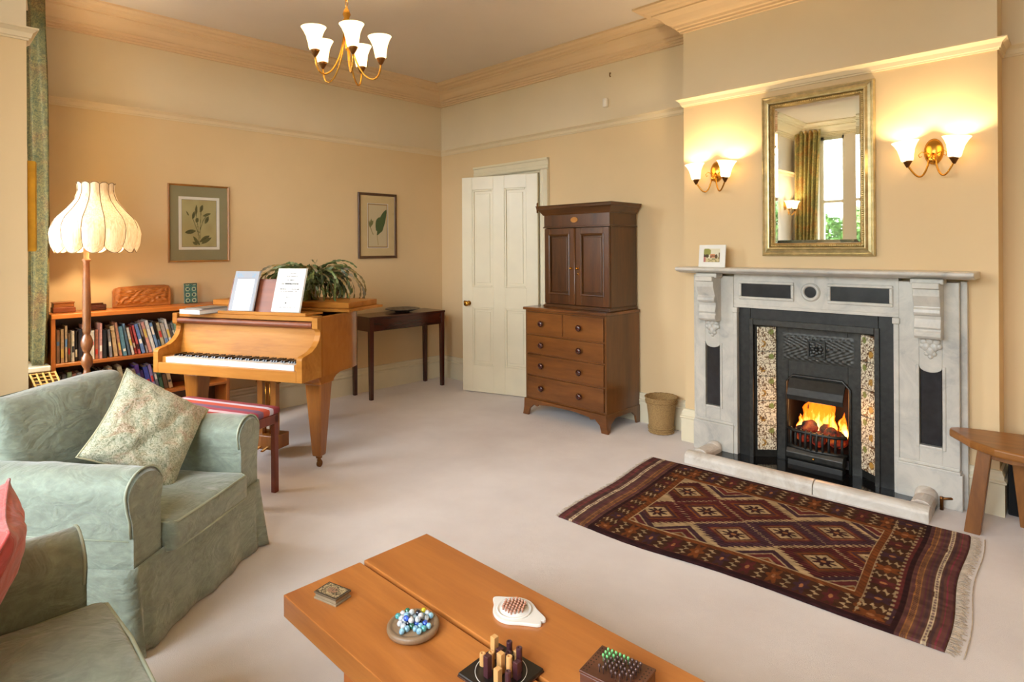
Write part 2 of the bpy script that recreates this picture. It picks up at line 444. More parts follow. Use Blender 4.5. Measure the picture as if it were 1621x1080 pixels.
# ============================================================ THE ROOM
RX, BY, CH, ZR = 6.6, -5.4, 3.13, 2.42
CX0, CX1, CY = 3.03, 4.81, -0.203
struct('floor', box((-.3, -5.8, -.12), (RX + .3, .5, 0)), mCARPET, 'pale beige wall-to-wall carpet')
struct('ceiling', box((-.3, -5.8, CH), (RX + .3, .5, CH + .12)), mCEIL, 'plain cream-grey ceiling')
def wall(name, rects_lo, rects_up, label):
    """lower part in peach, frieze above the picture rail in cream: one structure with a frieze part"""
    mb = MB(); [mb.box(a, b) for a, b in rects_lo]; o = struct(name, mb, mWALL, label)
    mb = MB(); [mb.box(a, b) for a, b in rects_up]; mb.build('frieze', mWALLUP, o)
    return o
ZF = 2.445
wall('wall_west', [((-.2, -4.2, 0), (0, .2, ZF))], [((-.2, -4.2, ZF), (0, .2, CH))], 'peach wall behind the piano, with a cream frieze')
DX0, DX1, DZ = .66, 1.46, 2.13
FX0, FX1, FZ = 3.50, 4.31, .93
wall('wall_north', [((0, 0, 0), (DX0, .2, ZF)), ((DX0, 0, DZ), (DX1, .2, ZF)), ((DX1, 0, 0), (CX0, .2, ZF)), ((CX0, 0, 0), (FX0, .2, ZF)),
                    ((FX0, 0, FZ), (FX1, .2, ZF)), ((FX1, 0, 0), (RX, .2, ZF))], [((0, 0, ZF), (RX, .2, CH))], 'peach wall with the door and the cupboard')
wall('wall_chimney', [((CX0, CY, 0), (FX0, 0, ZF)), ((FX0, CY, FZ), (FX1, 0, ZF)), ((FX1, CY, 0), (CX1, 0, ZF))], [((CX0, CY, ZF), (CX1, 0, CH))], 'projecting chimney breast above the marble fireplace')
wall('wall_east', [((RX, BY, 0), (RX + .2, .2, ZF))], [((RX, BY, ZF), (RX + .2, .2, CH))], 'peach wall on the right')
# south wall with window_1
WX0, WX1, WZ0, WZ1 = .22, 1.27, .66, 2.92
o = wall('wall_south', [((0, -4.0, 0), (WX0, -3.76, ZF)), ((WX1, -4.0, 0), (1.34, -3.76, ZF)), ((WX0, -4.0, 0), (WX1, -3.76, WZ0 - .06))],
         [((0, -4.0, ZF), (WX0, -3.76, CH)), ((WX1, -4.0, ZF), (1.34, -3.76, CH)), ((WX0, -4.0, WZ1), (WX1, -3.76, CH))], 'wall with the window beside the bookcase')
mb = MB().box((1.34, -4.4, 0), (1.49, -3.76, ZF)).box((1.34, -4.6, 0), (2.0, -4.4, ZF))
o = struct('wall_bay_west', mb, mWALL, 'wall corner at the left edge of the view')
MB().box((1.34, -4.4, ZF), (1.49, -3.76, CH)).box((1.34, -4.6, ZF), (2.0, -4.4, CH)).build('frieze', mWALLUP, o)
struct('wall_bay_side', box((1.84, -5.62, 0), (2.0, -4.6, CH)), mBAYW, 'pale side wall of the bay, seen in the mirror')
BW = [(2.32, 2.66), (2.83, 3.80), (3.97, 4.90), (5.07, 5.75)]; BZ0, BZ1 = .75, 2.98
mb = MB().box((2.0, BY - .22, 0), (RX, BY, BZ0)).box((2.0, BY - .22, BZ1), (RX, BY, CH))
xs = [2.0] + [q for p in BW for q in p] + [RX]
for a, b in zip(xs[::2], xs[1::2]): mb.box((a, BY - .22, BZ0), (b, BY, BZ1))
struct('wall_bay_south', mb, mBAYW, 'window wall of the bay, seen in the mirror')

loop = [(0, -3.76), (0, 0), (CX0, 0), (CX0, CY), (CX1, CY), (CX1, 0), (RX, 0), (RX, BY), (2.0, BY), (2.0, -4.4), (1.49, -4.4), (1.49, -3.76)]
c0 = 2.952
corn = [(0, c0), (.018, c0), (.018, c0 + .014), (.032, c0 + .018), (.032, c0 + .032), (.048, c0 + .036), (.052, c0 + .052), (.075, c0 + .056), (.09, c0 + .068),
        (.115, c0 + .095), (.15, c0 + .115), (.165, c0 + .118), (.165, c0 + .128), (.195, c0 + .134), (.205, c0 + .145), (.238, c0 + .150), (.25, c0 + .160), (.262, c0 + .164), (.262, CH), (0, CH)]
struct('trim_1', sweep([(1.49, -3.76)] + loop[:8], corn), mCORN, 'deep stepped apricot cornice')
struct('trim_6', sweep([(RX, BY), (2.0, BY), (2.0, -4.4), (1.49, -4.4), (1.49, -3.76)], corn), mTRIM, 'cream cornice of the bay, seen in the mirror')
rail = [(0, ZR - .003), (.008, ZR - .003), (.010, ZR + .006), (.016, ZR + .008), (.022, ZR + .03), (.038, ZR + .044), (.044, ZR + .047), (.044, ZR + .054), (0, ZR + .054)]
struct('trim_2', sweep([(0.0, -3.76), (0, 0), (CX0, 0), (CX0, CY), (CX1, CY), (CX1, 0), (RX, 0), (RX, BY)], rail), mRAIL, 'moulded cream picture rail')
struct('trim_3', sweep([(2.0, BY), (2.0, -4.4), (1.49, -4.4), (1.49, -3.76), (1.22, -3.76)], rail), mRAIL, 'picture rail ending at the bay corner')
skt = [(0, 0), (.022, 0), (.022, .165), (.030, .172), (.030, .180), (.020, .188), (.020, .205), (.012, .220), (.012, .232), (0, .235)]
struct('baseboard_west', sweep([(0, -3.76), (0, 0), (DX0 - .1, 0)], skt), mTRIM, 'tall cream skirting board')
struct('baseboard_north', sweep([(DX1 + .11, 0), (CX0, 0), (CX0, CY), (3.145, CY)], skt), mTRIM, 'cream skirting board wrapping the chimney breast')
struct('baseboard_chimney', sweep([(4.665, CY), (CX1, CY), (CX1, 0), (RX, 0), (RX, BY)], skt), mTRIM)
struct('baseboard_bay', sweep([(RX, BY), (2.0, BY), (2.0, -4.4), (1.49, -4.4), (1.49, -3.76), (0, -3.76)], skt), mTRIM)
# ---- windows
def window(name, x0, x1, z0, z1, y, bars=1, label=None, sill=.1):
    d = .06
    mb = MB().box((x0, y, z0), (x0 + .05, y + d, z1)).box((x1 - .05, y, z0), (x1, y + d, z1)).box((x0, y, z1 - .06), (x1, y + d, z1)).box((x0, y, z0), (x1, y + d, z0 + .07))
    f = struct(name, mb, mTRIM, label or 'tall cream painted sash window')
    zm = 2.02 if z1 > 2.5 else (z0 + z1) / 2
    box((x0 + .05, y + .005, zm), (x1 - .05, y + d - .005, zm + .045)).build('meeting_rail', mTRIM, f)
    for i in range(bars):
        xx = x0 + (x1 - x0) * (i + 1) / (bars + 1)
        box((xx - .011, y + .012, z0 + .07), (xx + .011, y + d - .015, z1 - .06)).build('glazing_bar', mTRIM, f)
    for a, b in ((z0 + .07, zm), (zm + .045, z1 - .06)):
        box((x0 + .05, y + .025, a), (x1 - .05, y + .029, b)).build('pane', mGLASS, f)
    return f
w1 = window('window_1', WX0, WX1, WZ0 - .06, WZ1, -3.95, 1)
for i, (a, b) in enumerate(BW): window('window_%d' % (i + 2), a, b, BZ0, BZ1, BY - .16, 0)
struct('trim_4', MB().box((0.0, -3.90, .60), (1.30, -3.735, .63)).box((.005, -3.735, .625), (.33, -3.505, .66)), mTRIM, 'cream painted window sill with a ledge under the curtain', .006)
struct('trim_5', box((2.0, BY - .1, .72), (RX, BY + .22, .755)), mTRIM, 'cream window board of the bay', .006)

# ---- door
op = [(0, 0), (0, .1)]
mb = MB()
def architrave(mb, x0, x1, z1, wd, d):
    prof = [(0, 0), (wd, 0), (wd, d), (wd * .82, d), (wd * .78, d * .7), (wd * .4, d * .55), (wd * .35, d * .75), (.012, d * .7), (0, d * .4)]
    for sgn, xx in ((-1, x0), (1, x1)):
        mb.prism([(xx + sgn * a, -b) for a, b in prof], 0, z1 + wd * 0, 'xy')
    mb.prism([(-b, z1 + a) for a, b in prof], x0 - wd, x1 + wd, 'yz')
    return mb
struct('door_frame', architrave(mb, DX0, DX1, DZ, .108, .035).box((DX0 - .02, 0, 0), (DX0 + .02, .2, DZ)).box((DX1 - .02, 0, 0), (DX1 + .02, .2, DZ)).box((DX0, 0, DZ - .02), (DX1, .2, DZ + .02)), mTRIM, 'cream moulded door surround', .002)
struct('wall_hallway', MB().box((.1, 1.3, 0), (2.4, 1.4, 2.7)).box((.1, .2, 0), (.2, 1.3, 2.7)).box((2.3, .2, 0), (2.4, 1.3, 2.7)).box((.1, .2, 2.6), (2.4, 1.4, 2.7)).box((.1, .2, -.1), (2.4, 1.4, .0)), mWALLUP, 'hallway walls behind the door')
DW = .815; DH = 2.09
dr = bpy.data.objects.new('door_1', None); C.objects.link(dr); dr.location = (1.452, -.012, .008)
dr.rotation_euler = (0, 0, math.atan2(-.256, -.787)); tag(dr, 'cream four-panel door standing ajar behind the cupboard', kind='structure')
TH = .042; st = .115; mid = .12
lz = [(.0, .26), (.82, 1.02), (1.965, DH)]          # bottom, lock and top rails
mb = MB()
for a, b in ((0, st), (DW / 2 - mid / 2, DW / 2 + mid / 2), (DW - st, DW)): mb.box((a, -.0, 0), (b, TH, DH))
for a, b in lz: mb.box((st, 0, a), (DW / 2 - mid / 2, TH, b)).box((DW / 2 + mid / 2, 0, a), (DW - st, TH, b))
mb.build('door_leaf', mTRIM, dr, .002)
for x0, x1 in ((st, DW / 2 - mid / 2), (DW / 2 + mid / 2, DW - st)):
    for z0, z1 in ((.26, .82), (1.02, 1.965)):
        pm = MB().box((x0, TH / 2 - .006, z0), (x1, TH / 2 + .006, z1)).box((x0 + .04, TH / 2 - .011, z0 + .04), (x1 - .04, TH / 2 + .011, z1 - .04))
        pn = pm.build('panel', mTRIM, dr, .003)
        pm = MB()
        for y0, y1 in ((TH / 2 + .006, TH - .002), (.002, TH / 2 - .006)):
            pm.box((x0, y0, z0), (x0 + .018, y1, z1)).box((x1 - .018, y0, z0), (x1, y1, z1)).box((x0 + .018, y0, z0), (x1 - .018, y1, z0 + .018)).box((x0 + .018, y0, z1 - .018), (x1 - .018, y1, z1))
        pm.build('panel_moulding', mTRIM, pn, .004, 2)
kn = MB().lathe([(.024, 0), (.024, .005), (.010, .008), (.009, .03), (.018, .036), (.027, .048), (.026, .060), (.014, .068), (0, .069)], 20, T(DW - .075, TH, .86) @ R(-PI / 2, 'X'))
tag(kn.build('door_knob', mBRASS, dr), 'brass door knob')
MB().lathe([(.014, 0), (.014, .004), (0, .004)], 14, T(DW - .028, TH, .87) @ R(-PI / 2, 'X'), False).build('keyhole_plate', mBRONZE, dr)
for z in (.2, 1.72): MB().lathe([(.008, 0), (.008, .09), (0, .095)], 10, T(.0, TH + .004, z)).build('hinge', mBRONZE, dr)

# ============================================================ FIREPLACE
XC = 3.905
YF = -.285   # front face of pilasters
fs_ = thing('fireplace_surround', 'white veined marble chimneypiece with carved corbels and black inlaid panels', 'fireplace', (XC, CY, 0))
def FB(a, b): return ((a[0] - XC, a[1] - CY, a[2]), (b[0] - XC, b[1] - CY, b[2]))
def fbx(mb, a, b): return mb.box(*FB(a, b))
YW = CY + .0
for sgn in (-1, 1):
    xo, xi = XC + sgn * .75, XC + sgn * .475
    x0, x1 = min(xo, xi), max(xo, xi); xm = (x0 + x1) / 2 + sgn * .01
    # pilaster with recessed inlay opening
    ph = .052; z0, z1 = .315, .715
    mb = MB()
    fbx(mb, (x0, YF, .22), (xm - ph, YW, 1.205)); fbx(mb, (xm + ph, YF, .22), (x1, YW, 1.205))
    fbx(mb, (xm - ph, YF, .22), (xm + ph, YW, z0)); 
    # top of the inlay recess dips in a shallow concave curve
    pts = [(xm - ph - XC, 1.205), (xm + ph - XC, 1.205)] + [(xm - XC + ph * math.cos(a) , z1 + .028 - .03 * math.sin(a)) for a in np.linspace(0, PI, 11)]
    mb.prism(pts, YF - CY, YW - CY, 'xz')
    pil = mb.build('pilaster', mMARB, fs_, .0025)
    mb = MB(); fbx(mb, (xm - ph + .006, YF + .012, z0 + .004), (xm + ph - .006, YW, z1 + .02)); mb.build('inlay_panel', mSLATE, pil)
    mb = MB()
    for k, e in ((.016, .006),):
        fbx(mb, (xm - ph - k, YF - e, z0 - k), (xm - ph, YF + .01, z1 + .035)); fbx(mb, (xm + ph, YF - e, z0 - k), (xm + ph + k, YF + .01, z1 + .035)); fbx(mb, (xm - ph, YF - e, z0 - k), (xm + ph, YF + .01, z0))
    mb.build('inlay_moulding', mMARB, pil, .004, 2)
    # plinth
    mb = MB(); fbx(mb, (x0 - .012, YF - .012, 0), (x1 + (0.0 if sgn < 0 else .012), YW, .19)); fbx(mb, (x0 - .006, YF - .018, .19), (x1 + .004, YW, .205)); fbx(mb, (x0, YF - .008, .205), (x1, YW, .222))
    mb.build('plinth', mMARB, fs_, .003, 2)
    # slim outer return slip
    mb = MB(); fbx(mb, (min(xo, xo + sgn * .03), YW - .045, 0), (max(xo, xo + sgn * .03), YW, 1.21)); mb.build('side_slip', mMARB, fs_, .002)
    # inner colonnette
    mb = MB(); q = xi - sgn * .012; fbx(mb, (q - .013, YF - .006, 0), (q + .013, YW, .965)); fbx(mb, (q - .018, YF - .014, .965), (q + .018, YW, 1.0)); mb.build('colonnette', mMARB, fs_, .004, 2)
    # corbel: profile in y-z swept across x
    yb = YF
    pr = [(yb, 1.205), (yb - .135, 1.205), (yb - .135, 1.175), (yb - .115, 1.172), (yb - .115, 1.135), (yb - .10, 1.10), (yb - .088, 1.075), (yb - .10, 1.062), (yb - .104, 1.045), (yb - .096, 1.032),
          (yb - .078, 1.028), (yb - .075, 1.01), (yb - .082, .985), (yb - .088, .965), (yb - .078, .955), (yb - .080, .948), (yb - .088, .938), (yb - .088, .918), (yb - .075, .905), (yb - .03, .900), (yb, .90)]
    co = MB().prism([(a - CY, b) for a, b in pr], xm - .06 - XC, xm + .06 - XC, 'yz').build('corbel', mMARB, fs_, .002)
    mb = MB(); fbx(mb, (xm - .075, YF - .10, 1.195), (xm + .075, YF, 1.225)); mb.build('corbel_cap', mMARB, co, .006, 2)
    # acanthus leaf drop
    mb = MB()
    for (dx, dz, r_, s_) in ((0, -.018, .022, 1.1), (-.028, -.022, .02, 1), (.028, -.022, .02, 1), (-.038, -.048, .016, 1), (.038, -.048, .016, 1), (-.018, -.05, .022, 1.2), (.018, -.05, .022, 1.2), (0, -.072, .022, 1.3), (-.016, -.088, .014, 1), (.016, -.088, .014, 1), (0, -.104, .012, 1.2)):
        mb.ball((xm - XC + dx, YF - CY - .004, .905 + dz), r_, 10, 6, (1, .7, s_))
    mb.build('leaf_carving', mMARB, co)
# frieze
zf0, zf1 = 1.0, 1.225; xa, xb = XC - .475, XC + .475; yf = YF + .006
def frieze_panel(x0, x1, z0, z1):
    mb = MB(); e = .006; k = .016
    fbx(mb, (x0 - k, yf - e, z0 - k), (x1 + k, yf + .01, z0)); fbx(mb, (x0 - k, yf - e, z1), (x1 + k, yf + .01, z1 + k)); fbx(mb, (x0 - k, yf - e, z0), (x0, yf + .01, z1)); fbx(mb, (x1, yf - e, z0), (x1 + k, yf + .01, z1))
    o = mb.build('frieze_moulding', mMARB, fs_, .004, 2)
    mb = MB(); fbx(mb, (x0, yf + .003, z0), (x1, yf + .02, z1)); mb.build('inlay_panel', mSLATE, o)
mb = MB(); fbx(mb, (xa, yf, zf0), (xb, YW, zf1)); fbx(mb, (xa, yf - .004, 1.0), (xb, YW, 1.02)); mb.build('frieze', mMARB, fs_, .002)
# panels as raised frames with inlay set into the moulding
for x0, x1 in ((3.485, 3.80), (4.03, 4.335)):
    z0, z1 = 1.075, 1.16
    mb = MB(); k = .018
    fbx(mb, (x0 - k, yf - .012, z0 - k), (x1 + k, yf, z0)); fbx(mb, (x0 - k, yf - .012, z1), (x1 + k, yf, z1 + k)); fbx(mb, (x0 - k, yf - .012, z0), (x0, yf, z1)); fbx(mb, (x1, yf - .012, z0), (x1 + k, yf, z1))
    o = mb.build('frieze_moulding', mMARB, fs_, .005, 2)
    mb = MB(); fbx(mb, (x0, yf - .003, z0), (x1, yf, z1)); mb.build('inlay_panel', mSLATE, o)
o = MB().lathe([(.034, 0), (.034, .006), (.040, .014), (.048, .014), (.056, .004), (.058, 0)], 32, T(3.915 - XC, yf - CY, 1.12) @ R(PI / 2, 'X'), True, False).build('roundel_ring', mMARB, fs_)
MB().lathe([(.036, 0), (.036, .004), (0, .0045)], 32, T(3.915 - XC, yf - CY, 1.12) @ R(PI / 2, 'X'), False).build('roundel_inlay', mSLATE, o)
# mantel shelf
sh = [(CY, 1.225), (-.36, 1.225), (-.385, 1.232), (-.41, 1.236), (-.425, 1.244), (-.43, 1.252), (-.425, 1.262), (-.418, 1.265), (CY, 1.265)]
MB().prism([(a - CY, b) for a, b in sh], 3.075 - XC, 4.735 - XC, 'yz').build('mantel_shelf', mMARB, fs_, .006, 2)

# cast-iron insert
ins = thing('cast_iron_insert', 'black cast-iron register grate with canopy and splayed tiled cheeks', 'fireplace insert', (XC, CY, 0))
yi0 = -.262
mb = MB()
fbx(mb, (xa + .027, yi0, 0), (xa + .105, -.20, 1.0)); fbx(mb, (xb - .105, yi0, 0), (xb - .027, -.20, 1.0)); fbx(mb, (xa + .105, yi0, .915), (xb - .105, -.20, 1.0))
mb.build('outer_frame', mIRON, ins, .003)
mb = MB(); a1, b1, a2, b2 = xa + .098, xb - .098, xa + .125, xb - .125
fbx(mb, (a1, yi0 - .012, 0), (a2, -.20, .93)); fbx(mb, (b2, yi0 - .012, 0), (b1, -.20, .93)); fbx(mb, (a2, yi0 - .012, .89), (b2, -.20, .93)); mb.build('inner_fillet', mIRON2, ins, .004, 2)
# central casting
cy0 = -.165; px0, px1 = 3.665, 4.165; zt = .89
ox0, ox1, oz0, oz1 = 3.74, 4.09, .0, .56
mb = MB(); fbx(mb, (px0, cy0, 0), (ox0, cy0 + .03, zt)); fbx(mb, (ox1, cy0, 0), (px1, cy0 + .03, zt)); fbx(mb, (ox0, cy0, oz1), (ox1, cy0 + .03, zt))
pl = mb.build('front_plate', mIRON2, ins, .002)
# relief panel with square flower boss
def emb(U, V):
    g = .5 + .5 * np.sin(U * 60 + 3 * np.sin(V * 9)) * np.sin(V * 34)
    e = np.minimum(np.minimum(U, 1 - U) * 12, np.minimum(V, 1 - V) * 7)
    return .008 * g * np.clip(e, 0, 1)
painted('embossed_panel', .42, .18, 90, 44, lambda U, V: np.stack([60 + 0 * U, 59 + 0 * U, 54 + 0 * U], -1), attr_mat('embossed_iron', .4, .5, metal=.4), pl, T(px0 + .04 - XC, cy0 - CY - .001, .665), emb, True)
mb = MB(); cx_ = 3.915; q = .052
for d_, e_ in ((q, .012),):
    fbx(mb, (cx_ - q, cy0 - .02, .70), (cx_ + q, cy0, .71)); fbx(mb, (cx_ - q, cy0 - .02, .80), (cx_ + q, cy0, .81)); fbx(mb, (cx_ - q, cy0 - .02, .71), (cx_ - q + .01, cy0, .80)); fbx(mb, (cx_ + q - .01, cy0 - .02, .71), (cx_ + q, cy0, .80))
for k in range(8):
    a = k * PI / 4; mb.ball((cx_ - XC + .024 * math.cos(a), cy0 - CY - .010, .755 + .024 * math.sin(a)), .013, 8, 6, (1, .5, 1))
mb.ball((cx_ - XC, cy0 - CY - .012, .755), .012, 8, 6); mb.build('flower_boss', mIRON2, pl, .001)
mb = MB()
arch = [(ox0 - .012, .02), (ox0 - .012, .53), (ox0 + .03, .575), (ox1 - .03, .575), (ox1 + .012, .53), (ox1 + .012, .02)]
mb.tube([(x - XC, cy0 - CY - .006, z) for x, z in arch], .009, 8); mb.build('opening_moulding', mIRON2, pl)
# canopy hood
hp = [(cy0 + .01, .565), (cy0 - .012, .56), (cy0 - .05, .50), (cy0 - .066, .46), (cy0 - .062, .43), (cy0 - .05, .43), (cy0 - .05, .46), (cy0 - .035, .50), (cy0 + .01, .545)]
MB().prism([(a - CY, b) for a, b in hp], ox0 + .012 - XC, ox1 - .012 - XC, 'yz').build('canopy', mIRON, ins, .002)
# splayed cheeks with five tiles each
def tile_col(seed, flip):
    def f(U, V):
        if flip: U = 1 - U
        n1 = vnoise(U + seed, V, 7, 5); n2 = vnoise(U, V + .3, 13, 9 + seed)
        branch = np.abs(np.sin((U * 5 + V * 4 + n1 * 3.2) * 2.4)) < .30
        leaf = (np.abs(n2 - .5) < .085)
        c = np.zeros(U.shape + (3,)); c[:] = (226, 214, 186)
        c[leaf] = (112, 84, 52); c[branch] = (92, 62, 38)
        d = ((U - .3) / .17) ** 2 + ((V - .3) / .14) ** 2
        c[(d < 1) & ~branch & (n1 > .35)] = (176, 132, 58)
        d2 = ((U - .75) / .14) ** 2 + ((V - .8) / .12) ** 2
        c[(d2 < 1) & ~leaf] = (128, 136, 72)
        return c
    return f
mTILE = attr_mat('glazed_tile', .4, .4, coat=0)
for sgn, (fx, bx) in ((-1, (3.562, px0)), (1, (4.268, px1))):
    fy, by = -.245, cy0
    L = math.hypot(bx - fx, by - fy)
    ang = math.atan2(by - fy, bx - fx)
    if sgn < 0: X = T(fx - XC, fy - CY, 0) @ R(ang, 'Z')
    else: X = T(bx - XC, by - CY, 0) @ R(math.atan2(fy - by, fx - bx), 'Z')
    ck = MB().box((-.005, .004, 0), (L + .005, .02, zt), X).build('cheek_backing', mIRON, ins)
    for k in range(5):
        z = .07 + k * .162
        t_ = painted('tile', L - .012, .158, 30, 50, tile_col(k % 2 + (0 if sgn < 0 else 2), sgn > 0), mTILE, ck, X @ T(.006, -.004, z))
        sm = t_.modifiers.new('thick', 'SOLIDIFY'); sm.thickness = .008; sm.offset = 1
mb = MB(); fbx(mb, (px0, cy0 + .03, 0), (ox0, .16, .9)); fbx(mb, (ox1, cy0 + .03, 0), (px1, .16, .9)); fbx(mb, (ox0, .13, 0), (ox1, .16, .9)); fbx(mb, (px0, cy0 + .03, .88), (px1, .16, .92)); mb.build('firebox', mBLACK, ins)
mb = MB(); fbx(mb, (xa + .1, -.21, .90), (xb - .1, -.12, .93)); mb.build('soffit', mIRON, ins)
# basket grate
gr = thing('fire_basket', 'black iron fire basket with upright front bars and ash cover', 'grate', (3.915, cy0, 0))
def G(p): return (p[0] - 3.915, p[1] - cy0, p[2])
mb = MB(); front = [(ox0 + .005, cy0 - .015), (ox0 + .06, cy0 - .055), (3.915, cy0 - .068), (ox1 - .06, cy0 - .055), (ox1 - .005, cy0 - .015)]
for z, r_ in ((.235, .011), (.13, .012)): mb.tube([G((x, y, z)) for x, y in front], r_, 8)
mb.build('rail', mIRON, gr)
for k in range(10):
    t_ = (k + .5) / 10; x = ox0 + .01 + t_ * (ox1 - ox0 - .02); y = cy0 - .018 - .05 * math.sin(PI * t_)
    MB().tube([G((x, y, .125)), G((x, y - .008, .16)), G((x, y - .010, .20)), G((x, y, .24)), G((x, y - .004, .252))], [.010, .0085, .0085, .009, .004], 6).build('bar', mIRON, gr)
mb = MB().prism([(-.06, .055), (-.078, .07), (-.082, .10), (-.066, .125), (0, .125), (0, .055)], ox0 + .01 - 3.915, ox1 - .01 - 3.915, 'yz'); mb.build('ash_cover', mIRON2, gr, .004, 2)
mb = MB().prism([(-.06, .0), (-.07, .02), (-.066, .052), (0, .052), (0, .0)], ox0 + .015 - 3.915, ox1 - .015 - 3.915, 'yz'); mb.build('ash_door', mIRON, gr, .004, 2)
MB().ball((0, -.082, .085), .008).build('knob', mBRASS, gr)
MB().box((-.165, -.02, .12), (.165, .2, .13)).build('grate_floor', mIRON, gr)
# coals
m = NT('hot_coal'); v = m.coord(); f = m.noise(v, 14, 4, .6)
m.base(m.ramp(f, [(.4, (28, 20, 18)), (.7, (90, 50, 34))])); m.set(.9)
r_ = m.ramp(f, [(.44, (0, 0, 0)), (.56, (180, 40, 4)), (.72, (255, 130, 30))]); m.l(r_, m.b.inputs['Emission Color']); m.b.inputs['Emission Strength'].default_value = .45
mCOAL = m.m; rnd = random.Random(4)
for k, (x, y, z, r_) in enumerate([(-.10, .02, .20, .055), (0, 0, .19, .052), (.10, .02, .195, .054), (-.05, .09, .21, .055), (.06, .09, .21, .055), (-.055, .0, .255, .048), (.03, .02, .245, .044), (.12, .08, .22, .04), (-.125, .09, .21, .04), (.075, -.01, .24, .036)]):
    mb = MB().ball((0, 0, 0), r_, 14, 10)
    mb.v = [tuple(Vector(p) * (1 + .28 * nz(p, 14, k) + .12 * nz(p, 32, k))) for p in mb.v]
    o = mb.build('coal_lump', mCOAL, None, loc=(3.915 + x, cy0 + y + .03, z)); o.rotation_euler = (rnd.random(), rnd.random(), rnd.random() * 3)
    tag(o, 'glowing lump of coal in the fire basket', 'coal', 'burning coals in the grate')
# flames
m = NT('flame'); tc = m.coord(); sep = m.n('ShaderNodeSeparateXYZ'); m.l(tc, sep.inputs[0])
mr = m.n('ShaderNodeMapRange'); m.l(sep.outputs[2], mr.inputs[0]); mr.inputs[1].default_value = -.02; mr.inputs[2].default_value = .26
nzf = m.noise(m.coord((1, 1, .35)), 30, 4, .6, 1.0)
ad = m.n('ShaderNodeMath', operation='MULTIPLY_ADD'); m.l(nzf, ad.inputs[0]); ad.inputs[1].default_value = .9; m.l(mr.outputs[0], ad.inputs[2])
lwc = m.n('ShaderNodeLayerWeight'); lwc.inputs[0].default_value = .5; ad2 = m.n('ShaderNodeMath', operation='MULTIPLY_ADD'); m.l(lwc.outputs['Facing'], ad2.inputs[0]); ad2.inputs[1].default_value = .55; m.l(ad.outputs[0], ad2.inputs[2])
col = m.ramp(ad2.outputs[0], [(.50, (255, 236, 170)), (.80, (255, 190, 80)), (1.0, (240, 96, 16))])
em = m.n('ShaderNodeEmission'); m.l(col, em.inputs[0]); em.inputs[1].default_value = 4.5
tr = m.n('ShaderNodeBsdfTransparent'); lw = m.n('ShaderNodeLayerWeight'); lw.inputs[0].default_value = .35
om = m.n('ShaderNodeMath', operation='MULTIPLY_ADD'); m.l(lw.outputs['Facing'], om.inputs[0]); om.inputs[1].default_value = .8
m.l(mr.outputs[0], om.inputs[2]); cl = m.n('ShaderNodeMath', operation='MULTIPLY'); cl.use_clamp = True; m.l(om.outputs[0], cl.inputs[0]); m.l(nzf, cl.inputs[1])
cl2 = m.n('ShaderNodeMath', operation='MULTIPLY'); cl2.use_clamp = True; m.l(cl.outputs[0], cl2.inputs[0]); cl2.inputs[1].default_value = 1.5
mx = m.n('ShaderNodeMixShader'); m.l(cl2.outputs[0], mx.inputs[0]); m.l(em.outputs[0], mx.inputs[1]); m.l(tr.outputs[0], mx.inputs[2]); m.l(mx.outputs[0], m.out.inputs[0])
mFLAME = m.m
fl = thing('fire_flames', 'yellow and orange flames rising from the coals', 'fire', (3.915, cy0 + .04, .2))
for k, (x, y, h_, r_, z) in enumerate([(-.03, .02, .27, .046, .0), (.035, .03, .30, .050, .0), (-.075, .0, .20, .036, -.01), (.0, .06, .25, .05, .03), (.14, .02, .16, .020, -.01), (.115, .04, .13, .018, .0), (-.125, .02, .12, .030, -.02), (.07, .0, .17, .034, -.02), (-.01, .0, .16, .036, -.02), (-.055, .05, .30, .03, .0)]):
    mb = MB()
    def ff(u, t_, k=k, x=x, y=y, h_=h_, r_=r_, z=z):
        a = 2 * PI * u; rr = r_ * math.sin(PI * min(1, t_ * .9 + .1)) ** .8 * (1 - .55 * t_)
        wob = .030 * t_ * nz((0, 0, t_ * 2.2), 2.0, k * 3.1)
        rr *= 1 + .25 * nz((math.cos(a), math.sin(a), t_ * 3), 1.5, k)
        return (x + 1.15 * rr * math.cos(a) + wob, y + .7 * rr * math.sin(a), z + 1.15 * h_ * t_)
    mb.grid(ff, 16, 14, closeu=True); mb.build('flame_tongue', mFLAME, fl)
point('fire_light', (3.915, cy0 - .03, .36), LAMP['fire'], (1.0, .48, .16), .06)
# hearth + fender
hh = MB().prism([(3.26, -.20), (3.26, -.55), (4.56, -.50), (4.56, -.20)], 0.0, .02, 'xy')
hh.prism([(3.44, -.20), (3.44, -.10), (4.37, -.10), (4.37, -.20)], 0.0, .02, 'xy')
tag(hh.build('hearth_slab', mHEARTH, None, .002), 'polished black stone hearth slab in front of the grate', 'hearth')
fe = thing('marble_fender', 'pale worn marble hearth kerb with rounded top and returned ends', 'fender', (3.9, -.55, 0))
def kerb(p0, p1, r_=.05, h_=.040):
    p0 = Vector(p0); p1 = Vector(p1); d = (p1 - p0); L = d.length; an = math.atan2(d.y, d.x)
    prof = [(-r_, 0), (-r_, h_)] + [(-r_ * math.cos(a), h_ + .034 * math.sin(a)) for a in np.linspace(.2, PI - .2, 9)] + [(r_, h_), (r_, 0)]
    return MB().prism(prof, 0, L, 'yz', T(p0.x - 3.9, p0.y + .55, 0) @ R(an, 'Z'))
def kb(p0, p1, nm='kerb_stone'): 
    o = kerb(p0, p1).build(nm, mFEND, fe, .004, 2)
    for p in o.data.polygons: p.use_smooth = False
    return o
kb((3.245, -.578, 0), (4.018, -.551, 0)); kb((4.022, -.551, 0), (4.565, -.532, 0))
kb((3.300, -.515, 0), (3.305, -.325, 0)); kb((4.512, -.47, 0), (4.508, -.30, 0))
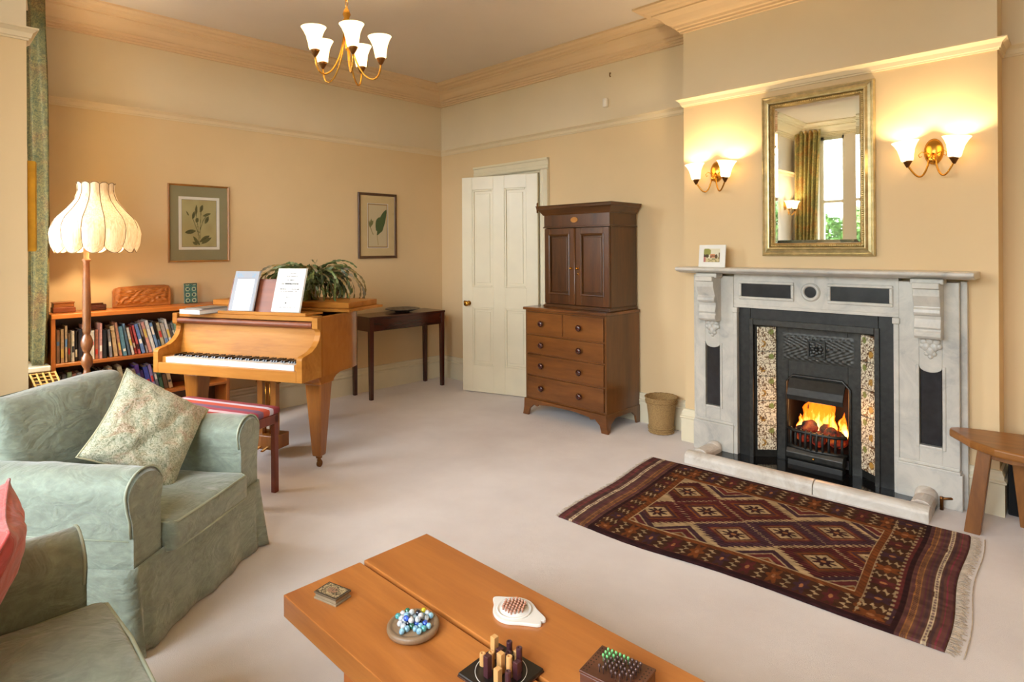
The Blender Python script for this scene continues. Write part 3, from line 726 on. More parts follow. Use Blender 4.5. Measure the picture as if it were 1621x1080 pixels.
MB().lathe([(.05, 0), (.05, .045), (.046, .062), (.034, .076), (.015, .083), (0, .084)], 18, T(3.305 - 3.9, -.325 + .55, 0)).build('rounded_end', mFEND, fe)
MB().lathe([(.055, 0), (.055, .05), (.05, .07), (.036, .088), (.015, .096), (0, .097)], 18, T(4.508 - 3.9, -.30 + .55, 0)).build('rounded_end', mFEND, fe)
gt = thing('gas_tap', 'small bronze gas tap pipe at the right foot of the marble surround', 'gas tap', (4.61, -.33, 0))
MB().tube([(.04, .07, 0), (.04, .07, .05), (.035, .06, .058), (-.03, .0, .058)], .007, 8).build('pipe', mBRONZE, gt)
MB().tube([(-.03, 0, .0), (-.03, 0, .058), (-.03, 0, .07)], .009, 8).build('tap', mBRONZE, gt)

# picture propped on the mantel
pm = thing('mantel_picture', 'small white-mounted watercolour of a house propped on the mantelpiece', 'picture', (3.205, -.335, 1.266))
pm.rotation_euler = (math.radians(-7), 0, 0)
mb = MB().box((0, 0, 0), (.19, .008, .152)); mb.build('mount', mPAPER, pm, .001)
def wc(U, V):
    c = np.zeros(U.shape + (3,)); c[:] = (214, 206, 176); n1 = vnoise(U, V, 9, 3)
    c[V < .28] = (196, 178, 132); c[(V < .4) & (n1 > .6)] = (150, 140, 96)
    d = ((U - .2) / .22) ** 2 + ((V - .75) / .28) ** 2; c[(d < 1 + n1 * .4)] = (140, 140, 70)
    c[(U < .33) & (V > .35) & (V < .58) & (n1 > .35)] = (74, 58, 34); c[(U < .14) & (V < .36)] = (176, 110, 100)
    hx = (np.abs(U - .55) < .16) & (V > .32) & (V < .6); c[hx] = (196, 132, 90); c[hx & (n1 > .6)] = (140, 92, 64)
    d = ((U - .78) / .08) ** 2 + ((V - .42) / .17) ** 2; c[d < 1] = (92, 70, 40)
    c[(U > .93) & (V > .25) & (V < .7)] = (120, 98, 60); return c
mPRINT = attr_mat('printed_picture', .6, .3)
painted('print', .115, .092, 50, 40, wc, mPRINT, pm, T(.036, -.001, .034))

# ---- mirror
mi_ = thing('wall_mirror', 'large mirror in a silver-gilt frame with beading, over the mantelpiece', 'mirror', (3.927, CY - .002, 1.86))
mw, mh, fwid = .327, .517, .078
def frame(mb, w_, h_, prof):
    """picture-frame sweep: prof (inward offset, outward depth); centre at origin in XZ, facing -Y"""
    rows = []
    for sx, sz in ((-1, -1), (1, -1), (1, 1), (-1, 1)):
        rows.append([(sx * (w_ - a), -d, sz * (h_ - a)) for a, d in prof])
    k = len(prof); vs = [p for r_ in rows for p in r_]; fs = []
    for i in range(4):
        j = (i + 1) % 4
        for a in range(k):
            b = (a + 1) % k; fs.append((i * k + a, i * k + b, j * k + b, j * k + a))
    return mb.add(vs, fs)
frame(MB(), mw, mh, [(0, 0), (0, .018), (.006, .030), (.012, .032), (.020, .026), (.034, .030), (.046, .042), (.052, .040), (.056, .020), (.056, 0)]).build('frame', mGOLD2, mi_)
frame(MB(), mw, mh, [(.056, .0), (.056, .022), (.060, .026), (.070, .026), (.074, .022), (.080, .016), (.080, 0)]).build('inner_frame', mGOLD, mi_)
bd = MB(); n1 = 46; n2 = 74; q = .065
for k in range(n1):
    for sz in (-1, 1): bd.ball((-(mw - q) + 2 * (mw - q) * k / (n1 - 1), -.028, sz * (mh - q)), .0052, 6, 4)
for k in range(1, n2 - 1):
    for sx in (-1, 1): bd.ball((sx * (mw - q), -.028, -(mh - q) + 2 * (mh - q) * k / (n2 - 1)), .0052, 6, 4)
tag(bd.build('beading', mGOLD, mi_), kind='stuff')
iw, ih, bv = mw - .078, mh - .078, .022
mb = MB(); P_ = [(-iw, -.010, -ih), (iw, -.010, -ih), (iw, -.010, ih), (-iw, -.010, ih)]; Q_ = [(-iw + bv, -.013, -ih + bv), (iw - bv, -.013, -ih + bv), (iw - bv, -.013, ih - bv), (-iw + bv, -.013, ih - bv)]
mb.add(P_ + Q_, [(4, 5, 6, 7)] + [(i, (i + 1) % 4, 4 + (i + 1) % 4, 4 + i) for i in range(4)]); mb.build('mirror_glass', mMIRR, mi_)
MB().box((-iw, -.008, -ih), (iw, -.004, ih)).build('backing', mBLACK, mi_)

# ---- glass shade shared profile
def shade_prof(s=1.0, h_=.125):
    return [(.022 * s, 0), (.030 * s, .008), (.034 * s, h_ * .3), (.041 * s, h_ * .6), (.054 * s, h_ * .85), (.066 * s, h_)]
def bell(mb, prof, xf, n=24, th=.003):
    inn = [(max(.001, r_ - th), z) for r_, z in reversed(prof)]
    return mb.lathe(prof + inn, n, xf, True, False)
def arm_arc(p0, p1, dip, n=14):
    """J arm from wall boss p0 down and up to the cup p1"""
    out = []
    for i in range(n + 1):
        t_ = i / n
        x = p0[0] + (p1[0] - p0[0]) * t_; y = p0[1] + (p1[1] - p0[1]) * t_
        z = p0[2] * (1 - t_) + p1[2] * t_ - dip * math.sin(PI * t_ ** .75)
        out.append((x, y, z))
    return out
def sconce(x, y, z, rz, label, grp='twin-armed brass wall lights', power=None):
    s_ = thing('wall_sconce', label, 'wall light', (x, y, z), rz, grp)
    # backplate oval, z centre 0
    MB().lathe([(.0, .028), (.02, .026), (.038, .016), (.046, .006), (.046, 0)], 24, R(PI / 2, 'X') @ Matrix.Diagonal((1, 1.55, 1, 1)), True, False).build('backplate', mBRASS, s_)
    MB().tube([(0, -.02, -.02), (0, -.05, -.045)], [.014, .012], 10).ball((0, -.055, -.05), .018, 12, 8).build('boss', mBRASS, s_)
    for sx in (-1, 1):
        cup = (sx * .105, -.10, -.075)
        a = MB().tube(arm_arc((sx * .012, -.05, -.035), cup, .088), .0052, 8).build('arm', mBRASS, s_)
        MB().tube([(sx * .02, -.03, -.015), (sx * .05, -.035, .0), (sx * .066, -.035, -.015), (sx * .06, -.035, -.03), (sx * .05, -.035, -.025)], .0025, 6).build('scroll', mBRASS, a)
        MB().lathe([(.006, -.012), (.012, 0), (.020, .016), (.026, .024), (0, .024)], 16, T(*cup)).build('cup', mBRONZE, a)
        tilt = R(sx * .10, 'Y')
        bell(MB(), shade_prof(1.0, .112), T(cup[0], cup[1], cup[2] + .02) @ tilt).build('glass_shade', mOPAL, a)
        b = point('bulb_light', (cup[0] + sx * .006, cup[1], cup[2] + .085), power or LAMP['sconce'], WARM, .018, s_)
    return s_
sconce(3.281, CY, 1.925, 0, 'brass twin wall light left of the mirror, above the small mantel picture')
sconce(4.535, CY, 1.92, 0, 'brass twin wall light right of the mirror, above the shelf end')
sconce(2.0, -5.02, 1.99, PI / 2, 'brass twin wall light on the bay wall, seen in the mirror')

# ============================================================ CUPBOARD ON CHEST
ch = thing('chest_of_drawers', 'mahogany chest of two short and three long drawers with dark knobs', 'chest of drawers', (1.70, -.485, 0))
W_, D_, H_ = .83, .46, .91
MB().box((0, .012, .13), (.02, D_, .885)).build('side_panel', mMAHOGV, ch, .002)
MB().box((W_ - .02, .012, .13), (W_, D_, .885)).build('side_panel', mMAHOGV, ch, .002)
MB().box((.02, D_ - .01, .13), (W_ - .02, D_, .885)).build('back_panel', mMAHOGV, ch)
MB().box((-.012, -.012, .885), (W_ + .012, D_, .908)).build('top', mMAHOG, ch, .006, 2)
zs = [(.155, .335), (.345, .515), (.525, .675), (.685, .87)]
mb = MB().box((.02, .015, .13), (W_ - .02, .035, .155))
for a, b in zip(zs[:-1], zs[1:]): mb.box((.02, .012, a[1]), (W_ - .02, .035, b[0]))
mb.box((.02, .012, .87), (W_ - .02, .035, .885)).box((W_ / 2 - .01, .012, .685), (W_ / 2 + .01, .035, .87)).box((.02, .06, .14), (W_ - .02, .08, .88)); mb.build('drawer_rail', mMAHOG, ch)
knob = MB().lathe([(.011, 0), (.010, .008), (.014, .012), (.024, .018), (.026, .026), (.020, .034), (.008, .037), (0, .037)], 18, R(PI / 2, 'X')).mesh('knob', mKNOB)
def drawer(x0, x1, z0, z1, kx):
    d_ = MB().box((x0, .004, z0), (x1, .05, z1)).build('drawer', mMAHOG, ch, .003, 2)
    for x in kx: share(knob, 'knob', d_, (x, .004, (z0 + z1) / 2))
for z0, z1 in zs[:3]: drawer(.024, W_ - .024, z0 + .002, z1 - .002, (.19, .585))
drawer(.024, W_ / 2 - .012, .687, .868, (.19,)); drawer(W_ / 2 + .012, W_ - .024, .687, .868, (.585,))
def apron(L):
    pts = [(0, .15), (0, .0), (-.018, .0), (-.02, .012), (0, .13)]
    return pts
mb = MB().prism([(-.022, 0), (.04, 0), (.055, .055), (.10, .095), (.14, .085), (.155, .10), (.3, .115), (W_ - .3, .115), (W_ - .155, .10), (W_ - .14, .085), (W_ - .10, .095), (W_ - .055, .055), (W_ - .04, 0), (W_ + .022, 0), (W_ + .008, .06), (W_ + .004, .14), (-.004, .14), (-.008, .06)], -.006, .014, 'xz')
mb.build('bracket_apron', mMAHOG, ch, .002)
for xx in (-.006, W_ - .012):
    MB().prism([(.014, 0), (.045, 0), (.065, .06), (.12, .10), (D_ - .12, .10), (D_ - .065, .06), (D_ - .05, 0), (D_ + .0, 0), (D_ + .0, .14), (.014, .14)], xx, xx + .018, 'yz').build('bracket_foot', mMAHOGV, ch, .002)
cu = thing('cupboard', 'dark mahogany two-door cupboard with moulded cornice, standing on the chest', 'cupboard', (1.845, -.395, .908))
w2, d2, h2 = .665, .37, .845
MB().box((0, .0, .0), (w2, d2, .03)).box((-.008, -.008, 0), (w2 + .008, d2, .022)).build('base_moulding', mMAHOGX, cu, .005, 2)
MB().box((0, .02, .03), (.018, d2, .66)).box((w2 - .018, .02, .03), (w2, d2, .66)).box((.018, d2 - .01, .03), (w2 - .018, d2, .66)).box((0, .0, .66), (w2, d2, .77)).build('carcass', mMAHOGD, cu, .002)
mb = sweep([(w2, d2), (w2, 0), (0, 0), (0, d2)], [(0, .66), (-.006, .66), (-.006, .668), (0, .672)]); mb.build('astragal', mMAHOGX, cu)
mb = sweep([(0, d2), (0, 0), (w2, 0), (w2, d2)], [(0, .765), (.006, .765), (.010, .775), (.018, .785), (.036, .812), (.046, .820), (.048, .836), (.052, .845), (0, .845)]); mb.build('cornice', mMAHOGX, cu)
MB().box((0, 0, .765), (w2, d2, .8445)).build('cornice_core', mMAHOGX, cu)
MB().lathe([(0, .003), (.035, .003), (.037, 0)], 24, T(w2 / 2 - .01, -.001, .72) @ R(PI / 2, 'X') @ Matrix.Diagonal((1, .6, 1, 1)), False, False).build('inlay_medallion', plain('satinwood', (176, 116, 40), .3), cu)
for k, (x0, x1) in enumerate(((.006, w2 / 2 - .012), (w2 / 2 + .004, w2 - .006))):
    s_ = .055; z0, z1 = .034, .655
    mb = MB().box((x0, -.002, z0), (x0 + s_, .02, z1)).box((x1 - s_, -.002, z0), (x1, .02, z1)).box((x0 + s_, -.002, z0), (x1 - s_, .02, z0 + s_ + .03)).box((x0 + s_, -.002, z1 - s_), (x1 - s_, .02, z1))
    d_ = mb.build('door', mMAHOGD, cu, .002)
    MB().box((x0 + s_, .010, z0 + s_ + .03), (x1 - s_, .018, z1 - s_)).box((x0 + s_ + .022, .004, z0 + s_ + .052), (x1 - s_ - .022, .012, z1 - s_ - .022)).build('door_panel', mMAHOGD, d_, .004, 2)
    frame(MB(), (x1 - x0) / 2 - s_ + .008, (z1 - z0 - 2 * s_ - .03) / 2 + .008, [(0, 0), (0, .004), (.006, .008), (.014, .006), (.018, 0)]).build('panel_bead', mMAHOGX, d_, loc=((x0 + x1) / 2, -.002, (z0 + z1 + .03) / 2))
    kx = x1 - .028 if k == 0 else x0 + .022
    MB().lathe([(.010, 0), (.010, .002), (.004, .004), (.004, .012), (.009, .018), (.007, .023), (0, .024)], 12, T(kx, -.002, .33) @ R(PI / 2, 'X')).build('knob', mBRASS, d_)
    if k == 1: MB().lathe([(.008, 0), (.008, .002), (0, .002)], 12, T(kx, -.002, .285) @ R(PI / 2, 'X')).build('escutcheon', mBRASS, d_)
MB().lathe([(.008, 0), (.009, .004), (.009, .61), (0, .614)], 10, T(w2 / 2 - .004, -.004, .036)).build('closing_bead', mMAHOGD, cu)
# ---- waste basket
bk = thing('waste_basket', 'round woven wicker waste basket beside the chest of drawers', 'basket', (2.80, -.15, 0))
pr = [(0, .002), (.085, .002), (.09, .01), (.092, .03), (.096, .12), (.106, .2), (.118, .262), (.121, .27), (.117, .272), (.112, .262), (.10, .2), (.09, .12), (.086, .03), (0, .012)]
MB().lathe(pr, 40, None, True, False, lambda a, z: 1 + .012 * math.sin(a * 20)).build('woven_body', mWICK, bk)
for z, r_ in ((.008, .091), (.03, .094), (.045, .0945), (.225, .112), (.24, .1155), (.268, .119)):
    MB().tube([(r_ * math.cos(a), r_ * math.sin(a), z + .0015 * math.sin(a * 16)) for a in np.linspace(0, 2 * PI, 49)[:-1]], .0055, 6, closed=True).build('woven_band', mWICK, bk)
# sensor + hook
sn = MB().rbox((.022, .016, .038), .008, (4, 4, 4)); tag(sn.build('alarm_sensor', plain('off_white_plastic', (226, 220, 206), .4), None, loc=(2.21, -.018, 2.625)), 'small off-white alarm sensor high on the wall above the cupboard', 'sensor')
hk = MB().tube([(0, 0, .02), (0, -.012, .02), (0, -.016, .0), (0, -.008, -.012), (0, -.002, -.008)], .004, 6); tag(hk.build('wall_hook', mBRONZE, None, loc=(2.252, 0, 2.85)), 'tiny dark hook in the frieze above the alarm sensor', 'hook')

# ============================================================ BOOKCASE (west wall)
bc = thing('bookcase', 'long low orange-brown wooden bookcase against the wall', 'bookcase', (.03, -3.50, 0))
bl = 1.125; bd_ = .26
MB().box((0, -.0, .955), (bd_ + .015, bl, .985)).build('top', mSHELF, bc, .003)
for z in (.635, .355, .07): MB().box((0, .022, z), (bd_, bl - .022, z + .022)).build('shelf', mSHELF, bc, .002)
for y in (0, bl - .024): MB().box((0, y, 0), (bd_, y + .024, .955)).build('end_panel', mSHELFV, bc, .002)
MB().box((0, .024, .07), (.008, bl - .024, .955)).build('back_panel', wood('bookcase_back', (62, 32, 14), (92, 50, 22), 'y'), bc)
MB().box((bd_ - .03, .024, 0), (bd_ - .01, bl - .024, .07)).build('plinth', mSHELF, bc)
# the run of top board that carries on behind the piano
MB().box((0, bl, .962), (.17, bl + .40, .985)).build('top_extension', mSHELF, bc, .002)
MB().box((0, bl + .37, 0), (.16, bl + .40, .962)).build('end_panel', mSHELFV, bc, .002)
rnd = random.Random(11)
BOOKC = [('brown', (132, 96, 66)), ('tan', (166, 132, 92)), ('tan', (172, 138, 96)), ('brown', (120, 88, 58)), ('cream', (196, 178, 142)), ('black', (34, 32, 36)), ('navy', (40, 46, 64)), ('pink', (196, 132, 122)),
         ('grey', (140, 138, 140)), ('cream', (206, 192, 164)), ('rust', (168, 88, 58)), ('pink', (188, 124, 112)), ('black', (30, 30, 32)), ('grey', (116, 118, 128)), ('tan', (186, 152, 98)), ('orange', (186, 110, 70)),
         ('teal', (54, 106, 124)), ('blue', (62, 104, 148)), ('cream', (212, 200, 182)), ('red', (168, 40, 44)), ('red', (180, 52, 54)), ('blue', (70, 108, 170)), ('grey', (152, 152, 158)), ('salmon', (202, 128, 112)), ('white', (214, 212, 206)),
         ('blue', (78, 122, 172)), ('black', (28, 28, 30)), ('tan', (170, 154, 110)), ('grey', (160, 154, 146)), ('white', (208, 206, 200)), ('grey', (120, 122, 126)), ('slate', (84, 92, 104)), ('green', (120, 156, 118)), ('teal', (66, 124, 132)),
         ('blue', (58, 90, 136)), ('white', (214, 216, 218)), ('brown', (98, 82, 74)), ('grey', (142, 144, 152)), ('lilac', (170, 170, 190)), ('grey', (128, 132, 140)), ('white', (206, 208, 210))]
BOOKC = [(n_, tuple(int(x * .80 + 42) if n_ not in ('black', 'navy') else x for x in c_)) for n_, c_ in BOOKC]
def ordinal(n):
    W = ['first', 'second', 'third', 'fourth', 'fifth', 'sixth', 'seventh', 'eighth', 'ninth', 'tenth']
    return W[n - 1] if n <= 10 else str(n) + ('th' if 10 < n < 20 or n % 10 > 3 or n % 10 == 0 else ['', 'st', 'nd', 'rd'][n % 10])
def book(x, y, z, t_, h_, d_, lean, col, label, grp, deco=None):
    """spine faces +x; y is the shelf direction"""
    o = thing('book', label, 'book', (x, y, z), 0, grp); o.rotation_euler = (lean, 0, 0)
    m_ = plain('book_cloth_%d_%d_%d' % col, col, .55, var=.10, scale=40)
    cov = MB().box((-d_, 0, 0), (0, .0025, h_)).box((-d_, t_ - .0025, 0), (0, t_, h_)).box((-.003, 0, 0), (0, t_, h_)).build('cover', m_, o)
    MB().box((-d_ + .004, .0025, .003), (-.003, t_ - .0025, h_ - .004)).build('pages', mPAPER, o)
    if deco:
        dz = h_ * deco[1]; MB().box((0, t_ * .18, dz), (.0006, t_ * .82, dz + h_ * deco[2])).build('spine_label', plain('spine_ink_%d_%d_%d' % deco[0], deco[0], .5), o)
    return o
def shelf_books(y0, y1, z, cols, grp, where, hr=(.17, .24), lean_from=.3, lmax=.22, xf=.20, tr=(.014, .030)):
    y = y0; k = 0; cnt = {}; pl_ = 0
    while k < len(cols):
        nm, c = cols[k]; t_ = rnd.uniform(*tr); h_ = rnd.uniform(*hr); d_ = rnd.uniform(.12, .16)
        fr = (y - y0) / (y1 - y0); lean = 0 if fr < lean_from else lmax * min(1, .3 + (fr - lean_from) / .35)
        y += h_ * max(0, math.sin(lean) - math.sin(pl_)) + (.0012 if lean == 0 else 0)
        if y + t_ > y1: break
        pl_ = lean
        cnt[nm] = cnt.get(nm, 0) + 1
        lab = '%s %s book from the left on the %s' % (ordinal(cnt[nm]), nm, where)
        deco = (rnd.choice([(232, 226, 210), (210, 180, 90), (30, 30, 34), (200, 60, 50), (90, 130, 180)]), rnd.uniform(.1, .6), rnd.uniform(.08, .3)) if rnd.random() < .75 else None
        book(xf + .03 + rnd.uniform(-.012, .012), y, z, t_, h_, d_, lean, c, lab, grp, deco)
        y += t_ / math.cos(lean) + .001; k += 1

shelf_books(-3.47, -2.44, .658, BOOKC, 'books on the upper shelf', 'upper shelf', (.19, .245), .26, .24, .22, (.015, .028))
LB = [BOOKC[i] for i in (8, 31, 32, 11, 13, 7, 6, 9, 33, 12, 24, 37, 2, 0, 27, 5, 14, 3)] + [('purple', (92, 60, 140)), ('purple', (84, 56, 130)), ('blue', (60, 70, 150)), ('lilac', (150, 130, 180)), ('grey', (120, 120, 128)), ('green', (60, 96, 70)), ('brown', (98, 72, 50)), ('tan', (170, 140, 100))]
shelf_books(-3.47, -2.62, .378, LB, 'books on the lower shelf', 'lower shelf', (.15, .215), .1, .2, .20, (.016, .032))
# ornaments on top of the bookcase
def relief(U, V):
    a = .55 + .45 * np.sin(U * 34 + 4 * vnoise(U, V, 6, 2)) * np.cos(V * 9 + 5 * vnoise(U, V, 5, 8)); b = vnoise(U, V, 26, 4)
    e = np.clip(np.minimum(np.minimum(U, 1 - U) * 14, np.minimum(V, 1 - V) * 5), 0, 1)
    return .014 * e * (.7 * a + .3 * b)
mCARV = wood('carved_fruitwood', (112, 62, 24), (170, 104, 48), 'y', 6, .4, .3)
cv = thing('carved_panel', 'long carved wooden relief panel with figures, leaning on the bookcase top', 'carving', (.075, -3.11, .986))
cv.rotation_euler = (0, math.radians(-6), 0)
poly = [(0, 0), (.38, 0), (.383, .03), (.385, .12), (.372, .148), (.34, .155), (.19, .158), (.04, .15), (.01, .14), (0, .12)]
MB().prism(poly, -.022, 0, 'yz').build('board', mCARV, cv, .004, 2)
painted('carving_relief', .35, .125, 150, 60, lambda U, V: np.stack([134 + 30 * vnoise(U, V, 30, 1), 78 + 20 * vnoise(U, V, 30, 1), 34 + 0 * U], -1), attr_mat('carved_wood_relief', .45, .4), cv, T(0, .018, .014) @ R(PI / 2, 'Z'), relief, True)
tl = thing('ceramic_tile', 'small upright blue-green patterned ceramic tile on the bookcase top', 'tile', (.10, -2.640, .986))
tl.rotation_euler = (0, math.radians(-5), 0)
MB().box((-.012, 0, 0), (0, .095, .158)).build('tile_body', plain('teal_glaze', (70, 112, 108), .3), tl, .002)
def tlc(U, V):
    c = np.zeros(U.shape + (3,)); c[:] = (74, 118, 112); p = np.abs(np.sin(U * 2 * PI) * np.sin(V * 3.5 * PI)) ; c[p > .45] = (168, 186, 158); c[(p > .8)] = (60, 90, 100); c[np.abs(np.sin((U - .5) * 5 + np.sin(V * 11))) < .12] = (44, 66, 70)
    b = (U < .08) | (U > .92) | (V < .04) | (V > .96); c[b] = (64, 84, 74); return c
painted('tile_pattern', .092, .154, 50, 80, tlc, attr_mat('glazed_print', .25, .5), tl, T(.001, .0015, .002) @ R(PI / 2, 'Z'))
bx1 = thing('wooden_box', 'small brown wooden box with a lid, left end of the bookcase top', 'box', (.10, -3.475, .986))
MB().box((0, 0, 0), (.09, .125, .035)).build('box_body', mDESK, bx1, .003)
MB().box((.004, .004, .035), (.086, .118, .062)).box((0, 0, .062), (.09, .122, .07)).build('lid', mCARV, bx1, .003)
bx2 = thing('dark_tray', 'low dark carved wooden tray on the bookcase, right of the lamp pole', 'tray', (.08, -3.27, .986))
MB().box((0, 0, 0), (.10, .10, .02)).build('tray_base', mDARKT, bx2, .003)
MB().box((.0, .0, .02), (.008, .10, .045)).box((.092, 0, .02), (.10, .10, .036)).box((.008, 0, .02), (.092, .008, .04)).box((.008, .092, .02), (.092, .10, .04)).build('rim', mDARKT, bx2, .002)
# lattice crate under the sill
lc = thing('lattice_crate', 'cane lattice crate tilted beside the bookcase behind the armchair', 'basket', (.34, -3.60, .0))
mCANE = plain('straw_cane', (204, 166, 92), .6)
MB().box((-.02, 0, 0), (.24, .16, .42)).build('crate_body', plain('crate_brown', (110, 76, 38), .7), lc, .004)
ltc = Matrix.Translation((-.02, -.02, .615)) @ Matrix(((1, 0, 0, 0), (.35, 1, 0, 0), (0, 0, 1, 0), (0, 0, 0, 1))) @ R(math.radians(50), 'Y')
mb = MB()
for i in range(9): mb.box((i * .026, 0, 0), (i * .026 + .006, .135, .006), ltc)
mb.build('cross_cane', mCANE, lc); mb = MB()
for i in range(5): mb.box((0, i * .032, .004), (.215, i * .032 + .007, .011), ltc)
mb.build('long_cane', mCANE, lc)
MB().prism([(-.03, .42), (.12, .42), (-.01, .55), (-.03, .57)], .0, .14, 'xz').build('crate_shoulder', plain('crate_dark', (70, 46, 24), .8), lc)

# ============================================================ FLOOR LAMP
lx, ly = .50, -3.345
fl_ = thing('floor_lamp', 'turned wooden standard lamp with a scalloped cream silk shade, switched on', 'lamp', (lx, ly, 0))
MB().lathe([(.14, 0), (.145, .012), (.14, .03), (.10, .045), (.05, .06), (.032, .09), (.028, .12)], 32).build('base', mLAMPW, fl_)
pr = [(.022, .10), (.020, .35), (.024, .50), (.026, .60), (.018, .63), (.017, .64), (.030, .665), (.034, .69), (.030, .715), (.018, .735), (.016, .745), (.026, .765), (.034, .79), (.034, .82), (.026, .845), (.018, .86), (.020, .87), (.024, .885), (.0225, .92), (.024, 1.0), (.024, 1.1), (.020, 1.25), (.018, 1.33), (.024, 1.338), (.024, 1.346), (.015, 1.355), (.016, 1.42), (.012, 1.50), (.012, 1.60)]
MB().lathe(pr, 20).build('pole', mLAMPW, fl_)
sh_ = bpy.data.objects.new('lamp_shade', None); C.objects.link(sh_); sh_.parent = fl_; sh_.location = (0.0, .055, 1.43)
NP = 12
def shp(a_, t_):
    """radius and height over one scalloped shade; a_ angle, t_ 0 bottom..1 top"""
    ph = (a_ * NP / (2 * PI)) % 1.0; sc = abs(math.sin(PI * ph)) ** .7
    rp = [(0, .215), (.12, .238), (.30, .245), (.45, .222), (.6, .165), (.75, .118), (.9, .098), (1.0, .102)]
    for (t0, r0), (t1, r1) in zip(rp, rp[1:]):
        if t_ <= t1 + 1e-9: rr = r0 + (r1 - r0) * (t_ - t0) / (t1 - t0); break
    rr *= 1 + (.045 if t_ < .6 else .05) * sc - .02
    z = .0 + .40 * t_ + (1 - t_) * (-.042 * sc) * (1 if t_ < .3 else max(0, (1 - t_)) ** .5) + (.014 * sc if t_ > .85 else 0) * ((t_ - .85) / .15)
    return rr, z
for p_ in range(NP):
    def fn(u, v, p_=p_):
        a = 2 * PI * (p_ + .001 + u * .998) / NP; r_, z = shp(a if u < 1 else a - 1e-6, v)
        return (r_ * math.cos(a), r_ * math.sin(a), z)
    o = MB().grid(fn, 11, 22).build('shade_panel', mSILK, sh_); o.parent = sh_
mb = MB()
for p_ in range(NP):
    a = 2 * PI * p_ / NP
    mb.tube([((shp(a + 1e-5, t_)[0] + .001) * math.cos(a), (shp(a + 1e-5, t_)[0] + .001) * math.sin(a), shp(a + 1e-5, t_)[1]) for t_ in np.linspace(0, 1, 16)], .0022, 5)
for t_ in (0, 1): mb.tube([((shp(a, t_)[0] + .001) * math.cos(a), (shp(a, t_)[0] + .001) * math.sin(a), shp(a, t_)[1]) for a in np.linspace(0, 2 * PI, 145)[:-1]], .0022, 5, closed=True)
mb.build('piping', plain('shade_piping', (112, 84, 56), .6), sh_)
MB().tube([(-.10, 0, .385), (.10, 0, .385)], .002, 6).tube([(0, -.10, .385), (0, .10, .385)], .002, 6).tube([(0, -.055, .17), (0, 0, .385)], .003, 6).build('spider', mBRASS, sh_)
MB().ball((0, -.03, .21), .028, 14, 10, (1, 1, 1.25)).build('bulb', emis('bulb_glow', (255, 214, 150), 14), sh_)
point('lamp_light', (0, .02, .12), LAMP['floor_lamp'], WARM, .035, sh_)

# ============================================================ CURTAIN
def curt(u, v):
    y = -3.515 - .0 ; 
    s_ = u * 2 - 1
    z = .668 + v * 2.42; g = 1 - .18 * math.exp(-((v - .93) / .12) ** 2)
    return (.17 + .15 * s_ + .02 * math.sin(v * 3), -3.555 + (.034 * math.sin(u * 26 + .8 * math.sin(v * 2.5)) + .012 * math.sin(u * 61 + v * 3)) * g + .012 * math.sin(v * 4), z)
cb = MB().grid(lambda u, v: curt(u, v), 90, 60)
co = cb.build('curtain', mCURT); sm = co.modifiers.new('thick', 'SOLIDIFY'); sm.thickness = .006
tag(co, 'green and rust patterned curtain beside the bookcase at the left edge', 'curtain')
def cur2(u, v):
    z = .02 + v * 3.02; pin = .5 + .5 * v ** .7
    return (2.06 + u * .34 * (.62 + .38 * v), -5.30 + (.045 * math.sin(u * 34 + .5 * math.sin(v * 3)) + .014 * math.sin(u * 77)) , z)
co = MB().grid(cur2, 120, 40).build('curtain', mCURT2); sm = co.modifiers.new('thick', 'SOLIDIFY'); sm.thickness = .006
tag(co, 'long green patterned curtain of the bay window, seen in the mirror', 'curtain')
# gilt frame on the wall edge
gf = thing('gilt_frame', 'yellow gilt picture frame seen edge-on beside the curtain', 'picture frame', (1.375, -3.757, 1.62)); gf.rotation_euler = (0, 0, PI)
frame(MB(), .10, .22, [(0, 0), (0, .030), (.008, .036), (.02, .028), (.02, 0)]).build('frame', mGOLDF, gf)
MB().box((-.085, -.012, -.205), (.085, -.006, .205)).build('picture', mPAPER, gf)

